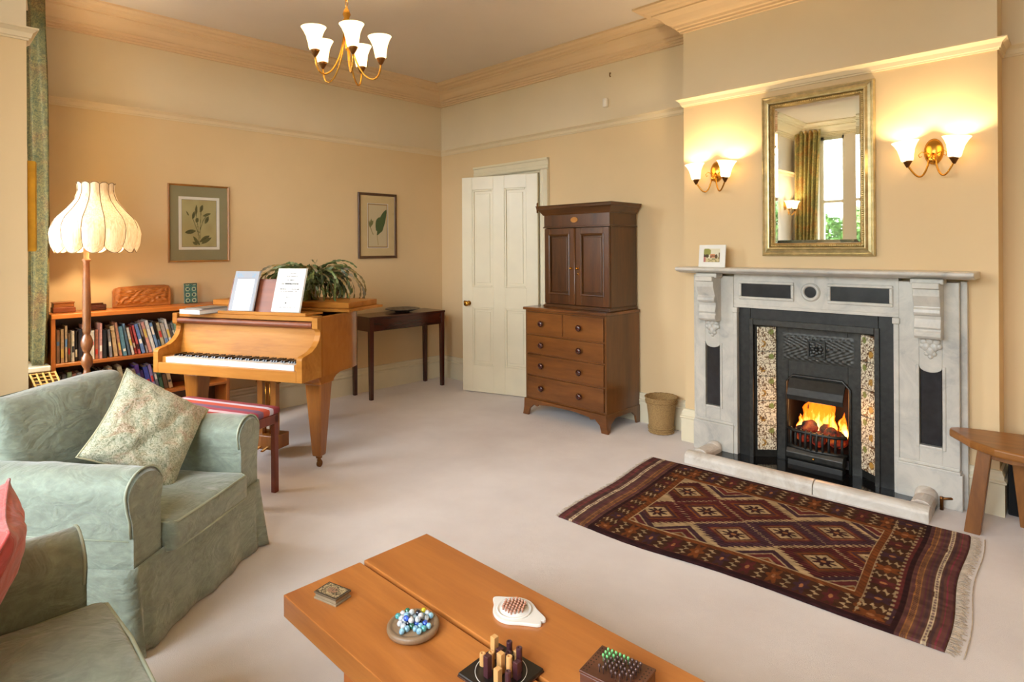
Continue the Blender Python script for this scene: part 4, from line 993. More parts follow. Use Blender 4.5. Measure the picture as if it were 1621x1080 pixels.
# ============================================================ FRAMED BOTANICAL PRINTS
def leafd(U, V, x0, y0, x1, y1, wd):
    dx, dy = x1 - x0, y1 - y0; L = math.hypot(dx, dy); t_ = ((U - x0) * dx + (V - y0) * dy) / L ** 2; s_ = ((U - x0) * -dy + (V - y0) * dx) / L
    return (t_ > 0) & (t_ < 1) & (np.abs(s_) < wd * np.sin(np.clip(t_, 0, 1) * PI) ** .8)
def line(U, V, pts, wd):
    m_ = np.zeros(U.shape, bool)
    for (x0, y0), (x1, y1) in zip(pts, pts[1:]):
        dx, dy = x1 - x0, y1 - y0; L2 = dx * dx + dy * dy; t_ = np.clip(((U - x0) * dx + (V - y0) * dy) / L2, 0, 1)
        m_ |= np.hypot(U - x0 - t_ * dx, V - y0 - t_ * dy) < wd
    return m_
def print1(U, V):
    c = np.zeros(U.shape + (3,)); n_ = vnoise(U, V, 5, 3)[..., None]; c[:] = np.array((168, 158, 112)) + 16 * (n_ - .5)
    G1 = (88, 88, 52); G2 = (70, 70, 44)
    for p in ([(.48, .04), (.46, .4), (.40, .72)], [(.50, .04), (.53, .5), (.55, .78)], [(.50, .3), (.60, .55), (.70, .66)], [(.46, .3), (.36, .5), (.30, .62)]): c[line(U, V, p, .008)] = G1
    for a in ((.40, .66, .42, .90, .035), (.52, .74, .60, .90, .05), (.30, .58, .36, .76, .04), (.12, .76, .20, .66, .018), (.60, .66, .84, .72, .03), (.66, .50, .78, .66, .05), (.40, .52, .46, .62, .05), (.40, .34, .08, .30, .045), (.50, .10, .80, .24, .05), (.55, .06, .86, .20, .04), (.48, .05, .32, .22, .04), (.45, .04, .30, .10, .03)): c[leafd(U, V, *a)] = G1
    for a in ((.56, .76, .58, .88, .02), (.70, .54, .76, .62, .025), (.53, .12, .76, .22, .012), (.34, .62, .35, .72, .015)): c[leafd(U, V, *a)] = G2
    return c
def print2(U, V):
    c = np.zeros(U.shape + (3,)); c[:] = (194, 176, 140); G1 = (72, 88, 50)
    c[(np.minimum(U, 1 - U) < .035) | (np.minimum(V, 1 - V) < .018)] = (150, 118, 72)
    c[line(U, V, [(.52, .06), (.48, .2), (.46, .3)], .012)] = (150, 130, 80); c[line(U, V, [(.26, .3), (.16, .42), (.10, .5)], .012)] = (120, 110, 60)
    for a in ((.46, .28, .95, .88, .14), (.42, .38, .60, .70, .12), (.60, .34, .80, .56, .07)): c[leafd(U, V, *a)] = G1
    for a in ((.10, .46, .06, .62, .03), (.14, .46, .18, .66, .05), (.16, .5, .28, .62, .04)): c[leafd(U, V, *a)] = (112, 108, 62)
    return c
def framed(nm, label, y0, y1, z0, z1, fm, matc, mt, slip, pf, fw_):
    o = thing(nm, label, 'picture', (.002, (y0 + y1) / 2, (z0 + z1) / 2), PI / 2)
    w_, h_ = (y1 - y0) / 2, (z1 - z0) / 2
    frame(MB(), w_, h_, [(0, 0), (0, .014), (.004, .018), (fw_ - .003, .014), (fw_, .010), (fw_, 0)]).build('frame', fm, o)
    MB().box((-w_ + .004, -.004, -h_ + .004), (w_ - .004, -.001, h_ - .004)).build('backing', mBLACK, o)
    a, b = w_ - mt[0], h_ - mt[1]
    MB().add([(-w_ + fw_, -.006, -h_ + fw_), (w_ - fw_, -.006, -h_ + fw_), (w_ - fw_, -.006, h_ - fw_), (-w_ + fw_, -.006, h_ - fw_), (-a, -.0065, -b), (a, -.0065, -b), (a, -.0065, b), (-a, -.0065, b)], [(i, (i + 1) % 4, 4 + (i + 1) % 4, 4 + i) for i in range(4)]).build('mount_card', matc, o)
    if slip: frame(MB(), a + .002, b + .002, [(0, .005), (0, .008), (slip, .0075), (slip, .005)]).build('inner_slip', mPAPER, o)
    painted('print', 2 * (a - slip), 2 * (b - slip), 90, 120, pf, mPRINT, o, T(-(a - slip), -.006, -(b - slip)))
    MB().box((-w_ + fw_, -.0115, -h_ + fw_), (w_ - fw_, -.0105, h_ - fw_)).build('glass', mPGLASS, o)
framed('framed_print', 'botanical print of a lily in a grey-green mount, above the bookcase', -2.728, -2.270, 1.308, 1.926, wood('thin_gold_oak_frame', (130, 84, 34), (176, 122, 58), 'z'), plain('sage_mount_card', (138, 132, 100), .8, var=.02), (.078, .10), .022, print1, .014)
framed('framed_print', 'botanical print of a single green leaf in a dark brown frame, near the corner', -1.052, -.604, 1.31, 1.962, wood('dark_brown_frame', (60, 36, 18), (96, 62, 34), 'z'), plain('cream_mount_card', (196, 172, 126), .8, var=.02), (.105, .105), .004, print2, .026)

# ============================================================ SIDE TABLE + BOWL
st_ = thing('side_table', 'narrow dark mahogany table with square tapered legs against the wall', 'table', (.03, -1.165, 0))
MB().box((0, 0, .752), (.345, .90, .772)).build('table_top', mDARKT, st_, .004, 2)
MB().box((.012, .012, .635), (.332, .888, .752)).build('apron', mDARKT, st_, .002)
for x, y in ((.012, .012), (.295, .012), (.295, .852), (.012, .852)):
    MB().add([(x, y, .752), (x + .044, y, .752), (x + .044, y + .044, .752), (x, y + .044, .752), (x + .006, y + .006, 0), (x + .04, y + .006, 0), (x + .04, y + .04, 0), (x + .006, y + .04, 0)], [(0, 1, 2, 3), (7, 6, 5, 4), (0, 4, 5, 1), (1, 5, 6, 2), (2, 6, 7, 3), (3, 7, 4, 0)]).build('leg', mDARKTV, st_, .002)
bw = MB().lathe([(0, .002), (.07, .002), (.075, .008), (.12, .016), (.165, .030), (.172, .034), (.168, .037), (.12, .024), (.07, .014), (0, .012)], 36, None, True, False, lambda a, z: 1 + (.03 * math.sin(a * 9) if z > .02 else 0))
tag(bw.build('shallow_dish', plain('mottled_dish', (84, 76, 66), .3, var=.6, scale=30), None, loc=(.185, -.66, .772)), 'shallow dark mottled dish with wavy rim on the mahogany table', 'dish')

# ============================================================ GRAND PIANO
PW = 1.17; kx, ky = .8999568, .43597907
pr_ = math.atan2(ky, kx)
P0 = (1.78 - PW * kx, -2.515 - PW * ky, 0)
gp = thing('grand_piano', 'golden walnut baby grand piano with its keyboard open', 'piano', P0, pr_)
ZB, ZT = .60, .975
# rim: outline in plan (a along keyboard, b towards the tail)
def bez(p0, p1, p2, p3, n):
    return [tuple((1 - t_) ** 3 * p0[i] + 3 * (1 - t_) ** 2 * t_ * p1[i] + 3 * (1 - t_) * t_ ** 2 * p2[i] + t_ ** 3 * p3[i] for i in (0, 1)) for t_ in np.linspace(0, 1, n)]
LT = 1.33
outer = [(PW, .19), (PW, .48)] + bez((PW, .52), (PW + .005, .74), (PW - .30, .80), (PW - .42, .98), 14) + bez((PW - .45, 1.04), (PW - .52, 1.20), (.50, LT), (.30, LT), 10) + bez((.26, LT), (.05, LT), (.0, LT - .06), (0, LT - .22), 8) + [(0, .19)]
def offs(path, d):
    P = [Vector(p) for p in path]; out = []
    for i in range(len(P)):
        a = P[max(0, i - 1)]; b = P[min(len(P) - 1, i + 1)]; t_ = (b - a).normalized(); out.append((P[i].x - t_.y * d, P[i].y + t_.x * d))
    return out
inner = offs(outer, .032)
mb = MB(); n = len(outer); rows = [[(x, y, ZB) for x, y in outer], [(x, y, ZT) for x, y in outer], [(x, y, ZT) for x, y in inner], [(x, y, ZB) for x, y in inner]]
vs = [p for r_ in rows for p in r_]; fs = [(j * n + i, ((j + 1) % 4) * n + i, ((j + 1) % 4) * n + i + 1, j * n + i + 1) for j in range(4) for i in range(n - 1)]
fs = [tuple(reversed(f)) for f in fs]
mb.add(vs, fs, True); mb.f += [(0, n, 2 * n, 3 * n), (n - 1, 4 * n - 1, 3 * n - 1, 2 * n - 1)]; mb.sm += [False, False]
o = mb.build('rim', mPIANOV, gp)
es = o.modifiers.new('es', 'EDGE_SPLIT'); es.split_angle = .6
MB().prism(inner, .66, .70, 'xy').build('soundboard', mBLACK, gp)
m_ = plain('gold_iron_plate', (150, 118, 60), .4, metal=.6)
MB().prism([(PW - .05, .42), (PW - .06, .55), (PW - .4, .9), (.5, 1.15), (.1, 1.2), (.06, .42)], .82, .835, 'xy').build('iron_plate', m_, gp)
# cheeks (arms) with S-curve
ck = [(0, ZB), (0, .735), (.004, .748), (.02, .757), (.06, .764), (.10, .775), (.14, .80), (.165, .83), (.178, .862), (.180, .885), (.172, .898), (.155, .903), (.150, .908), (.150, ZT), (.20, ZT), (.20, ZB)]
for x0 in (0, PW - .042): MB().prism(ck, x0, x0 + .042, 'yz').build('cheek', mPIANO, gp, .003, 2)
MB().box((.042, 0, ZB), (PW - .042, .026, .668)).box((.042, .026, ZB), (PW - .042, .42, .64)).build('keybed', mPIANO, gp, .003, 2)
for x0 in (.042, PW - .078): MB().box((x0, .03, .64), (x0 + .036, .20, .703)).build('key_block', mPIANO, gp, .003)
# fallboard
fb = [(.172, .690), (.176, .72), (.19, .80), (.20, .86), (.205, .905), (.22, .905), (.22, .69)]
MB().prism(fb, .043, PW - .043, 'yz').build('fallboard', mPIANO, gp)
MB().prism([(.150, .915), (.144, .925), (.146, .938), (.155, .944), (.22, .944), (.22, .905), (.17, .905)], .043, PW - .043, 'yz').build('fallboard_lip', mDESK, gp, .003, 2)
MB().box((.043, .165, .950), (PW - .043, .26, .978)).build('top_shelf', mPIANO, gp, .002)
# keys
kx0, kx1 = .079, PW - .079; kw = (kx1 - kx0) / 52
wk = MB().box((.0006, .028, .655), (kw - .0006, .175, .700)); wk = wk.mesh('white_key', mWHITEK)
for i in range(52):
    share(wk, 'white_key', gp, (kx0 + i * kw, 0, 0))
bk_ = MB().add([(-.0055, .078, .700), (.0055, .078, .700), (.0055, .175, .700), (-.0055, .175, .700), (-.0042, .084, .711), (.0042, .084, .711), (.0042, .175, .711), (-.0042, .175, .711)], [(4, 5, 6, 7), (0, 1, 5, 4), (1, 2, 6, 5), (3, 0, 4, 7), (2, 3, 7, 6)]).mesh('black_key', mBLACKK)
for i in range(51):
    if (i % 7) in (1, 4): continue     # no sharp between B-C and E-F (keyboard starts on A)
    share(bk_, 'black_key', gp, (kx0 + (i + 1) * kw, 0, 0))
# lid: main leaf closed over the tail, front leaf folded back on it
hb = .46
lid = [(PW + .02, hb), (PW + .03, .62), (PW + .03, .88), (PW - .12, .93)] + bez((PW - .30, .98), (PW - .42, 1.1), (.55, LT + .03), (.30, LT + .02), 10) + [(.10, LT + .02), (-.02, LT - .12), (-.02, hb)]
MB().prism(lid, ZT + .004, ZT + .022, 'xy').build('lid', mPIANO, gp, .003)
MB().box((-.02, hb + .06, ZT + .023), (PW - .02, hb + .42, ZT + .062)).build('folded_lid_leaf', mPIANO, gp, .003)
# music desk
X = T(0, .215, .982) @ R(math.radians(-16), 'X')
MB().box((.40, 0, 0), (.98, .012, .235), X).build('music_desk', mDESK, gp, .003)
MB().box((.36, .185, .978), (1.06, .36, .990)).box((.36, .180, .978), (1.06, .190, .998)).build('desk_slide', mPIANO, gp, .002)
# legs
def pleg(a, b, z0=.075):
    lg = bpy.data.objects.new('leg', None)
    w0, w1 = .062, .032
    mb = MB().add([(a - w1, b - w1, z0), (a + w1, b - w1, z0), (a + w1, b + w1, z0), (a - w1, b + w1, z0), (a - w0, b - w0, .55), (a + w0, b - w0, .55), (a + w0, b + w0, .55), (a - w0, b + w0, .55)], [(3, 2, 1, 0), (0, 1, 5, 4), (1, 2, 6, 5), (2, 3, 7, 6), (3, 0, 4, 7), (4, 5, 6, 7)])
    o = mb.build('leg', mPIANOD, gp, .01, 3)
    # curved bracket head under the case
    hd = [(b - .09, ZB), (b - .085, .585), (b - .07, .56), (b - .068, .545), (b + .068, .545), (b + .075, .56), (b + .10, .578), (b + .15, .592), (b + .2, ZB)]
    MB().prism(hd, a - .066, a + .066, 'yz').build('leg_head', mPIANOV, o, .003)
    cs = MB().lathe([(.020, .06), (.020, .078), (.012, .078), (.011, .05), (.016, .045)], 12, T(a, b, 0)).tube([(a - .008, b + .004, .022), (a + .008, b + .004, .022)], .022, 14).build('castor', mBRONZE, o)
    return o
pleg(PW - .085, .275); pleg(.085, .275); pleg(.42, 1.12)
# lyre
ly_ = MB().box((.555, .32, .06), (.600, .36, ZB)).box((.665, .32, .06), (.710, .36, ZB)).build('lyre_post', mPIANOD, gp, .003)
MB().box((.535, .29, .06), (.73, .43, .155)).build('pedal_box', mPIANOD, gp, .006, 2)
for x in (.615, .65): MB().tube([(x, .335, .15), (x, .335, ZB)], .004, 6).build('pedal_rod', mBRASS, gp)
MB().box((.54, .325, .50), (.725, .355, .52)).build('lyre_crossbar', mBRONZE, gp)
for x in (.60, .66): MB().prism([(.29, .085), (.235, .075), (.225, .070), (.235, .066), (.29, .075)], x, x + .02, 'yz').build('pedal', mBRASS, gp, .002)
# ---- sheet music, book on the piano
def on_piano(a, b): return (P0[0] + a * kx - b * ky, P0[1] + a * ky + b * kx)
def music(nm, label, a0, wd, h_, lines, thick, tilt=-16, yaw=0, cover=None, z=.998):
    x, y = on_piano(a0, .198)
    o = thing(nm, label, 'sheet music', (x, y, z), pr_ + yaw)
    X = R(math.radians(tilt), 'X')
    cv_ = cover or mPAPER
    MB().box((0, -.002, 0), (wd, .0, h_), X).build('page', cv_, o)
    MB().box((.002, -.002 - thick, .002), (wd - .003, -.002, h_ - .003), X @ Matrix.Shear('XZ', 4, (0.0, 0.0))).build('pages', mPAPER, o)
    def pc(U, V):
        c = np.zeros(U.shape + (3,)); c[:] = (214, 212, 204)
        for (u0, u1, v0, hh, col) in lines:
            mk = (U > u0) & (U < u1) & (np.abs(V - v0) < hh) & (vnoise(U, V, 44, 6) > .38); c[mk] = col
        return c
    painted('front_page', wd - .004, h_ - .004, 90, 110, pc, mPRINT, o, X @ T(.002, -.0035 - thick, .002))
    return o
dk = (70, 66, 62)
music('sheet_music', 'open white music score with a printed title page on the right of the music desk', .785, .222, .29, [(.38, .66, .88, .008, dk), (.3, .72, .82, .005, dk), (.40, .62, .73, .007, dk), (.22, .80, .64, .014, (50, 46, 44)), (.18, .42, .52, .008, dk), (.60, .86, .52, .008, dk), (.22, .80, .47, .004, dk), (.46, .56, .33, .01, dk), (.44, .5, .2, .012, dk), (.18, .84, .10, .006, dk)], .008)
def cov2(U, V): return None
mGREYB = plain('pale_grey_score_cover', (150, 154, 166), .5, var=.04)
o = music('sheet_music', 'music score with a pale grey border on the left of the music desk', .44, .20, .27, [], .008, cover=mGREYB)
def pc2(U, V):
    c = np.zeros(U.shape + (3,)); c[:] = (152, 154, 160); c[(U > .15) & (U < .86) & (V < .80)] = (246, 246, 244); n_ = vnoise(U, V, 30, 2)
    c[(V > .84) & (V < .94) & (n_ > .5) & ((U < .38) | (U > .72))] = (132, 156, 176); c[(np.abs(V - .815) < .006) & (U > .15) & (U < .86)] = (90, 96, 104); return c
for chd in list(o.children):
    if chd.name.startswith('front_page'): bpy.data.objects.remove(chd)
painted('front_page', .196, .266, 90, 110, pc2, mPRINT, o, R(math.radians(-16), 'X') @ T(.002, -.0115, .002))
x, y = on_piano(.12, .10)
pb = thing('music_book', 'closed thick white book with a grey cover lying on the left end of the piano', 'book', (x, y, .979), pr_ - .10)
MB().box((0, 0, .003), (.19, .245, .026)).build('pages', mPAPER, pb); MB().box((-.002, -.002, .026), (.195, .25, .030)).box((-.002, -.002, 0), (.195, .25, .003)).build('cover', mBOARD, pb)
MB().box((.02, .03, .0301), (.175, .225, .036)).build('top_booklet', plain('grey_brown_booklet', (120, 112, 104), .5), pb)
# ---- plant on the folded lid
x, y = on_piano(.63, .80)
pt = thing('potted_cactus', 'trailing leaf cactus in a white pot on the piano lid', 'plant', (x, y, ZT + .062))
MB().lathe([(.0, 0), (.05, 0), (.055, .004), (.062, .085), (.068, .09), (.068, .10), (.062, .10), (.058, .08), (0, .08)], 28, None, True, False).build('pot', mPOT, pt)
MB().lathe([(0, .082), (.058, .082)], 20, None, False, False).build('soil', mSOIL, pt)
rnd = random.Random(7)
seg = [MB().add([(-.004, 0, 0), (.004, 0, 0), (.0095, .0015, .018), (-.0095, .0015, .018), (.0075, 0, .034), (-.0075, 0, .034), (.003, 0, .04), (-.003, 0, .04), (0, .003, .02)], [(0, 1, 2, 8), (0, 8, 3), (8, 2, 4), (8, 4, 5), (3, 8, 5), (5, 4, 6, 7)]) for _ in range(1)][0]
stems = {mLEAF: MB(), mLEAF2: MB()}
def stem(mb, az, el, L, droop, r0):
    p = Vector((.03 * math.cos(az) * rnd.random(), .03 * math.sin(az) * rnd.random(), .085)); n_ = int(L / .032); e = el
    tw = rnd.uniform(0, PI)
    for i in range(n_):
        d = Vector((math.cos(az) * math.cos(e), math.sin(az) * math.cos(e), math.sin(e)))
        side = d.cross(Vector((0, 0, 1))); side = side.normalized() if side.length > .05 else Vector((1, 0, 0)); side = Matrix.Rotation(tw + rnd.uniform(-.6, .6), 3, d) @ side
        nn = side.cross(d); Xm = Matrix((side, nn, d)).transposed().to_4x4(); Xm.translation = p
        sc_ = rnd.uniform(.8, 1.15); mb.add(seg.v, seg.f, True, Xm @ Matrix.Diagonal((sc_, 1, .95, 1)))
        p = p + d * .034; e -= droop * (1 + i * .10); az += rnd.uniform(-.12, .12)
        if p.z < .004: break
        if rnd.random() < .22 and r0 > 0: stem_from(mb, p, az + rnd.uniform(-1, 1), e - .1, L * .4, droop)
def stem_from(mb, p, az, e, L, droop):
    for i in range(int(L / .032)):
        d = Vector((math.cos(az) * math.cos(e), math.sin(az) * math.cos(e), math.sin(e)))
        side = d.cross(Vector((0, 0, 1))); side = side.normalized() if side.length > .05 else Vector((1, 0, 0)); side = Matrix.Rotation(rnd.uniform(0, 3), 3, d) @ side
        nn = side.cross(d); Xm = Matrix((side, nn, d)).transposed().to_4x4(); Xm.translation = p; mb.add(seg.v, seg.f, True, Xm)
        p = p + d * .034; e -= droop * 1.6; az += rnd.uniform(-.15, .15)
        if p.z < .004: break
for k in range(165):
    az = rnd.uniform(0, 2 * PI); mb = stems[mLEAF2] if rnd.random() < .2 else stems[mLEAF]
    stem(mb, az, rnd.uniform(.5, 1.45), rnd.uniform(.20, .46), rnd.uniform(.10, .21), 1)
for k in range(9): stem(stems[mLEAF2], pr_ + PI + rnd.uniform(-.4, .4) if k < 5 else pr_ + rnd.uniform(-.5, .5), rnd.uniform(.7, 1.2), .60, .10, 0)
for mm, mb in stems.items(): tag(mb.build('leaf_segments', mm, pt), kind='stuff')

# ============================================================ PIANO STOOL
ps = thing('piano_stool', 'piano stool with a red and lilac striped seat, behind the armchair', 'stool', (1.50, -2.925, 0), math.atan2(.30, .72))
sl, sd = .37, .15
MB().rbox((sl, sd, .022), .018, (10, 6, 4), xf=T(0, 0, .475)).build('seat_pad', None or (lambda: (lambda m_: m_)(MATS.get('stripe') or None))() or mRED, ps)
m = NT('stripe'); v = m.coord(); sep = m.n('ShaderNodeSeparateXYZ'); m.l(v, sep.inputs[0])
mr = m.n('ShaderNodeMapRange'); m.l(sep.outputs[1], mr.inputs[0]); mr.inputs[1].default_value = -.15; mr.inputs[2].default_value = .15
rp = m.ramp(mr.outputs[0], [(0, (176, 62, 58)), (.18, (214, 190, 200)), (.3, (170, 70, 90)), (.42, (120, 90, 120)), (.55, (190, 80, 60)), (.7, (206, 196, 214)), (.8, (150, 60, 70)), (1, (188, 84, 58))])
rp.node.color_ramp.interpolation = 'CONSTANT'; m.base(rp); m.set(.8)
ps.children[0].data.materials[0] = m.m
MB().box((-sl + .01, -sd + .01, .40), (sl - .01, sd - .01, .455)).build('seat_rail', mREDLEG, ps, .003)
for sx in (-1, 1):
    for sy in (-1, 1):
        x, y = sx * (sl - .026), sy * (sd - .026)
        MB().box((x - .016, y - .016, 0), (x + .016, y + .016, .45)).build('leg', mREDLEG, ps, .003)

# ============================================================ ARMCHAIRS
def arm_profile(s_, w_out, zt_, r_in):
    """closed outline (a,z) of a rolled arm; s_=-1 near side, +1 far side; a measured outward from inner face"""
    pts = [(0, .02), (0, zt_ - .10)] + [(.078 - .092 * math.cos(t_), zt_ - .075 + .078 * math.sin(t_)) for t_ in np.linspace(.0, PI * .98, 13)] + [(.162, zt_ - .12), (.150, zt_ - .16), (.145, zt_ - .22), (.145, .30), (.147, .02)]
    pts[1] = (0, zt_ - .13)
    return pts
def soft(seed, amp, sc_):
    def f(P): return P + P.normalized() * amp * nz(P, sc_, seed) if P.length > 0 else P
    return f
def chair(nm, label, cat, x, y, rz, half, depth, zarm, zback, seats, backs=None, seatz=(.285, .40)):
    o = thing(nm, label, cat, (x, y, 0), rz)
    hi = half - .145
    ap = arm_profile(1, 0, zarm, 0)
    for s_ in (-1, 1):
        mb = MB(); N = 22
        rows = []
        for j in range(N):
            t_ = j / (N - 1); b = -depth + depth * t_; e = .0
            infl = 1.0
            row = []
            for a, z in ap:
                nn_ = .008 * nz((a * 1.0, b, z), 5, 3 + s_) + .004 * nz((a, b, z), 14, 8)
                aa = a + (a - .072) / .09 * nn_; zz = z + (nn_ if z > zarm - .1 else 0)
                fr = .012 if j == N - 1 else 0
                row.append((s_ * (hi + aa), b, zz))
            rows.append(row)
        # rounded front: extra ring pulled in
        fr_ = []
        for a, z in ap:
            ca, cz = .075, zarm * .55
            k = .93; fr_.append((s_ * (hi + ca + (a - ca) * k), .012, cz + (z - cz) * (1 - .06 * (1 if z > .1 else 0)) if z > .1 else z))
        rows.append(fr_)
        n_ = len(ap); vs = [p for r__ in rows for p in r__]; fs = []
        for j in range(len(rows) - 1):
            for i in range(n_ - 1):
                f = (j * n_ + i, j * n_ + i + 1, (j + 1) * n_ + i + 1, (j + 1) * n_ + i); fs.append(f if s_ > 0 else tuple(reversed(f)))
        cap = tuple((len(rows) - 1) * n_ + i for i in range(n_)); fs.append(cap if s_ < 0 else tuple(reversed(cap)))
        cap = tuple(i for i in range(n_)); fs.append(cap if s_ > 0 else tuple(reversed(cap)))
        mb.add(vs, fs, True); mb.sm[-1] = mb.sm[-2] = False
        a_ = mb.build('arm', mGREEN, o)
        pp = [(s_ * (hi + a), .004, z) for a, z in ap if z > .30]
        MB().tube(pp, .0042, 6).build('arm_piping', mGREENP, a_)
        # horizontal seam
        MB().tube([(s_ * (half + .0012), -depth + .02, .40), (s_ * (half + .0012), -.002, .40)], .0022, 5).build('side_seam', mGREENP, a_)
    # frame + back
    MB().box((-hi - .02, -depth + .02, .06), (hi + .02, -.03, .29)).build('seat_base', mGREEN, o)
    def backf(P): 
        k = .010 * nz(P, 6, 5); return Vector((P.x, P.y + k - .10 * max(0, P.z) , P.z + .012 * nz(P, 3, 9)))
    MB().rbox((half - .02, .09, (zback - .08) / 2), .06, (14, 5, 10), backf, T(0, -depth + .06, .06 + (zback - .08) / 2)).build('back', mGREEN, o)
    nS = seats; sw = 2 * hi / nS
    for k in range(nS):
        cxk = -hi + sw * (k + .5); zc = (seatz[0] + seatz[1]) / 2; hz = (seatz[1] - seatz[0]) / 2
        def sf(P, k=k, hz=hz):
            cr_ = (1 - (P.x / (sw / 2)) ** 2) * (1 - (P.y / .34) ** 2)
            return Vector((P.x + .004 * nz(P, 8, 3), P.y + .008 * nz(P, 5, 7 + k), P.z + (.022 * cr_ if P.z > 0 else 0) + .006 * nz(P, 7, k)))
        sy = (depth - .26) / 2 + .02
        c_ = MB().rbox((sw / 2 - .003, sy, hz), .022, (16, 18, 6), sf, T(cxk, .055 - sy, zc)).build('seat_cushion', mGREEN, o)
        hx = sw / 2 - .012; y0, y1 = .06 - 2 * sy, .055
        for zz in (zc + hz - .005, zc - hz + .008):
            MB().tube([(cxk - hx, y0, zz), (cxk - hx + .002, y1 - .03, zz), (cxk - hx + .02, y1 - .004, zz), (cxk, y1 + .003, zz + .002), (cxk + hx - .02, y1 - .004, zz), (cxk + hx - .002, y1 - .03, zz), (cxk + hx, y0, zz)], .005, 6).build('cushion_piping', mGREENP, c_)
        hb_ = (zback - seatz[1]) / 2 + .03
        def bf(P, k=k): 
            cr_ = max(0, 1 - (P.x / (sw / 2 + .04)) ** 2) * max(0, 1 - (P.z / hb_) ** 2)
            return Vector((P.x + .008 * nz(P, 6, 31), P.y + (.035 * cr_ if P.y > 0 else 0) + .012 * nz(P, 5, 13 + k), P.z + .012 * nz(P, 4, 17)))
        X = T(cxk, -depth + .225, seatz[1] + hb_ - .015) @ R(math.radians(9), 'X')
        ex = .055 if nS == 1 else 0
        bcn = MB().rbox((sw / 2 + ex, .075, hb_), .05, (16, 6, 12), bf, X).build('back_cushion', mGREEN, o)
        q = sw / 2 + ex - .02
        MB().tube([tuple(X @ Vector((xx, -.06, hb_ - .006 - (.02 if abs(xx) > q - .01 else 0) + .008 * nz((xx, 0, 1), 4, 17)))) for xx in np.linspace(-q, q, 14)], .0045, 6).build('cushion_piping', plain('dark_sage_piping', (92, 98, 78), .7), bcn)
    # skirt: flared ring of cloth with box pleats at the corners
    per = []; 
    def ring(s):  # s in 0..1 around: left side back->front, front, right side front->back
        L1 = depth; L2 = 2 * half; tot = 2 * L1 + L2; d = s * tot
        if d < L1: return (-half, -depth + d, -1, 0, min(abs(d - L1), 9), d)
        if d < L1 + L2: return (-half + d - L1, 0.012, 0, 1, min(d - L1, L1 + L2 - d), d)
        return (half, -(d - L1 - L2), 1, 0, abs(d - L1 - L2), d)
    NS = 150; NR = 10; vs = []; fs = []
    for j in range(NR):
        t_ = j / (NR - 1); z = .30 * (1 - t_) + .006
        for i in range(NS):
            x_, y_, nx_, ny_, cd, d = ring(i / (NS - 1))
            pleat = math.exp(-(cd / .055) ** 2)
            off = .004 + .016 * t_ + t_ ** 1.3 * (.020 * pleat * math.cos(cd * 95) + .008 * math.sin(d * 17) + .005 * math.sin(d * 41))
            if cd < .03: off += .010 * t_
            zz = z + .012 * (1 - t_) * nz((d, 0, 0), 3, 4)
            vs.append((x_ + nx_ * off, y_ + ny_ * off, zz))
    for j in range(NR - 1):
        for i in range(NS - 1):
            a = j * NS + i; fs.append((a, a + NS, a + NS + 1, a + 1))
    sk = MB().add(vs, fs, True).build('skirt', mGREEN, o); s2 = sk.modifiers.new('thick', 'SOLIDIFY'); s2.thickness = .004
    return o
AF = math.atan2(.61, .79)      # direction the armchair faces
chair('armchair', 'sage green slipcovered armchair with rolled arms, holding the paisley cushion', 'armchair', 2.5555, -3.33, AF - PI / 2, .40, .86, .63, .80, 1)
chair('sofa', 'sage green slipcovered sofa in the lower left corner, holding the red cushion', 'sofa', 3.68, -3.845, 0, .66, .74, .605, .82, 2, seatz=(.29, .418))
def pillow(nm, label, size, th, loc, rot, mat, seed, pmat):
    o = thing(nm, label, 'cushion', loc); o.rotation_euler = rot
    N = 30
    def side(sg):
        def f(u, v):
            x = u * 2 - 1; y = v * 2 - 1
            e = (1 - x ** 4) * (1 - y ** 4); h_ = th * max(0, (1 - x * x) * (1 - y * y)) ** .42
            k = 1 - .10 * (1 - y * y) * abs(x) ** 6; k2 = 1 - .10 * (1 - x * x) * abs(y) ** 6
            wv_ = (.012 * nz((x, y, sg), 2.2, seed) + .007 * nz((x, y, sg), 5, seed + 3)) * min(1, e * 2)
            cre = -.012 * math.exp(-((x * .5 + y + .1) / .06) ** 2) * e if sg > 0 else 0
            return (x * size * k, y * size * k2, sg * h_ + wv_ * sg + cre)
        return f
    mb = MB(); mb.grid(side(1), N, N); b = MB().grid(side(-1), N, N); mb.add(b.v, [tuple(reversed(f)) for f in b.f], True)
    mb.build('cushion_cover', mat, o)
    pts = []
    for i in range(4 * 14):
        q, t_ = divmod(i, 14); t_ = t_ / 14 * 2 - 1; x, y = ((t_, -1), (1, t_), (-t_, 1), (-1, -t_))[q]
        k = 1 - .10 * (1 - y * y) * abs(x) ** 6; k2 = 1 - .10 * (1 - x * x) * abs(y) ** 6; pts.append((x * size * k, y * size * k2, 0))
    MB().tube(pts, .004, 6, closed=True).build('piping', pmat, o)
    return o

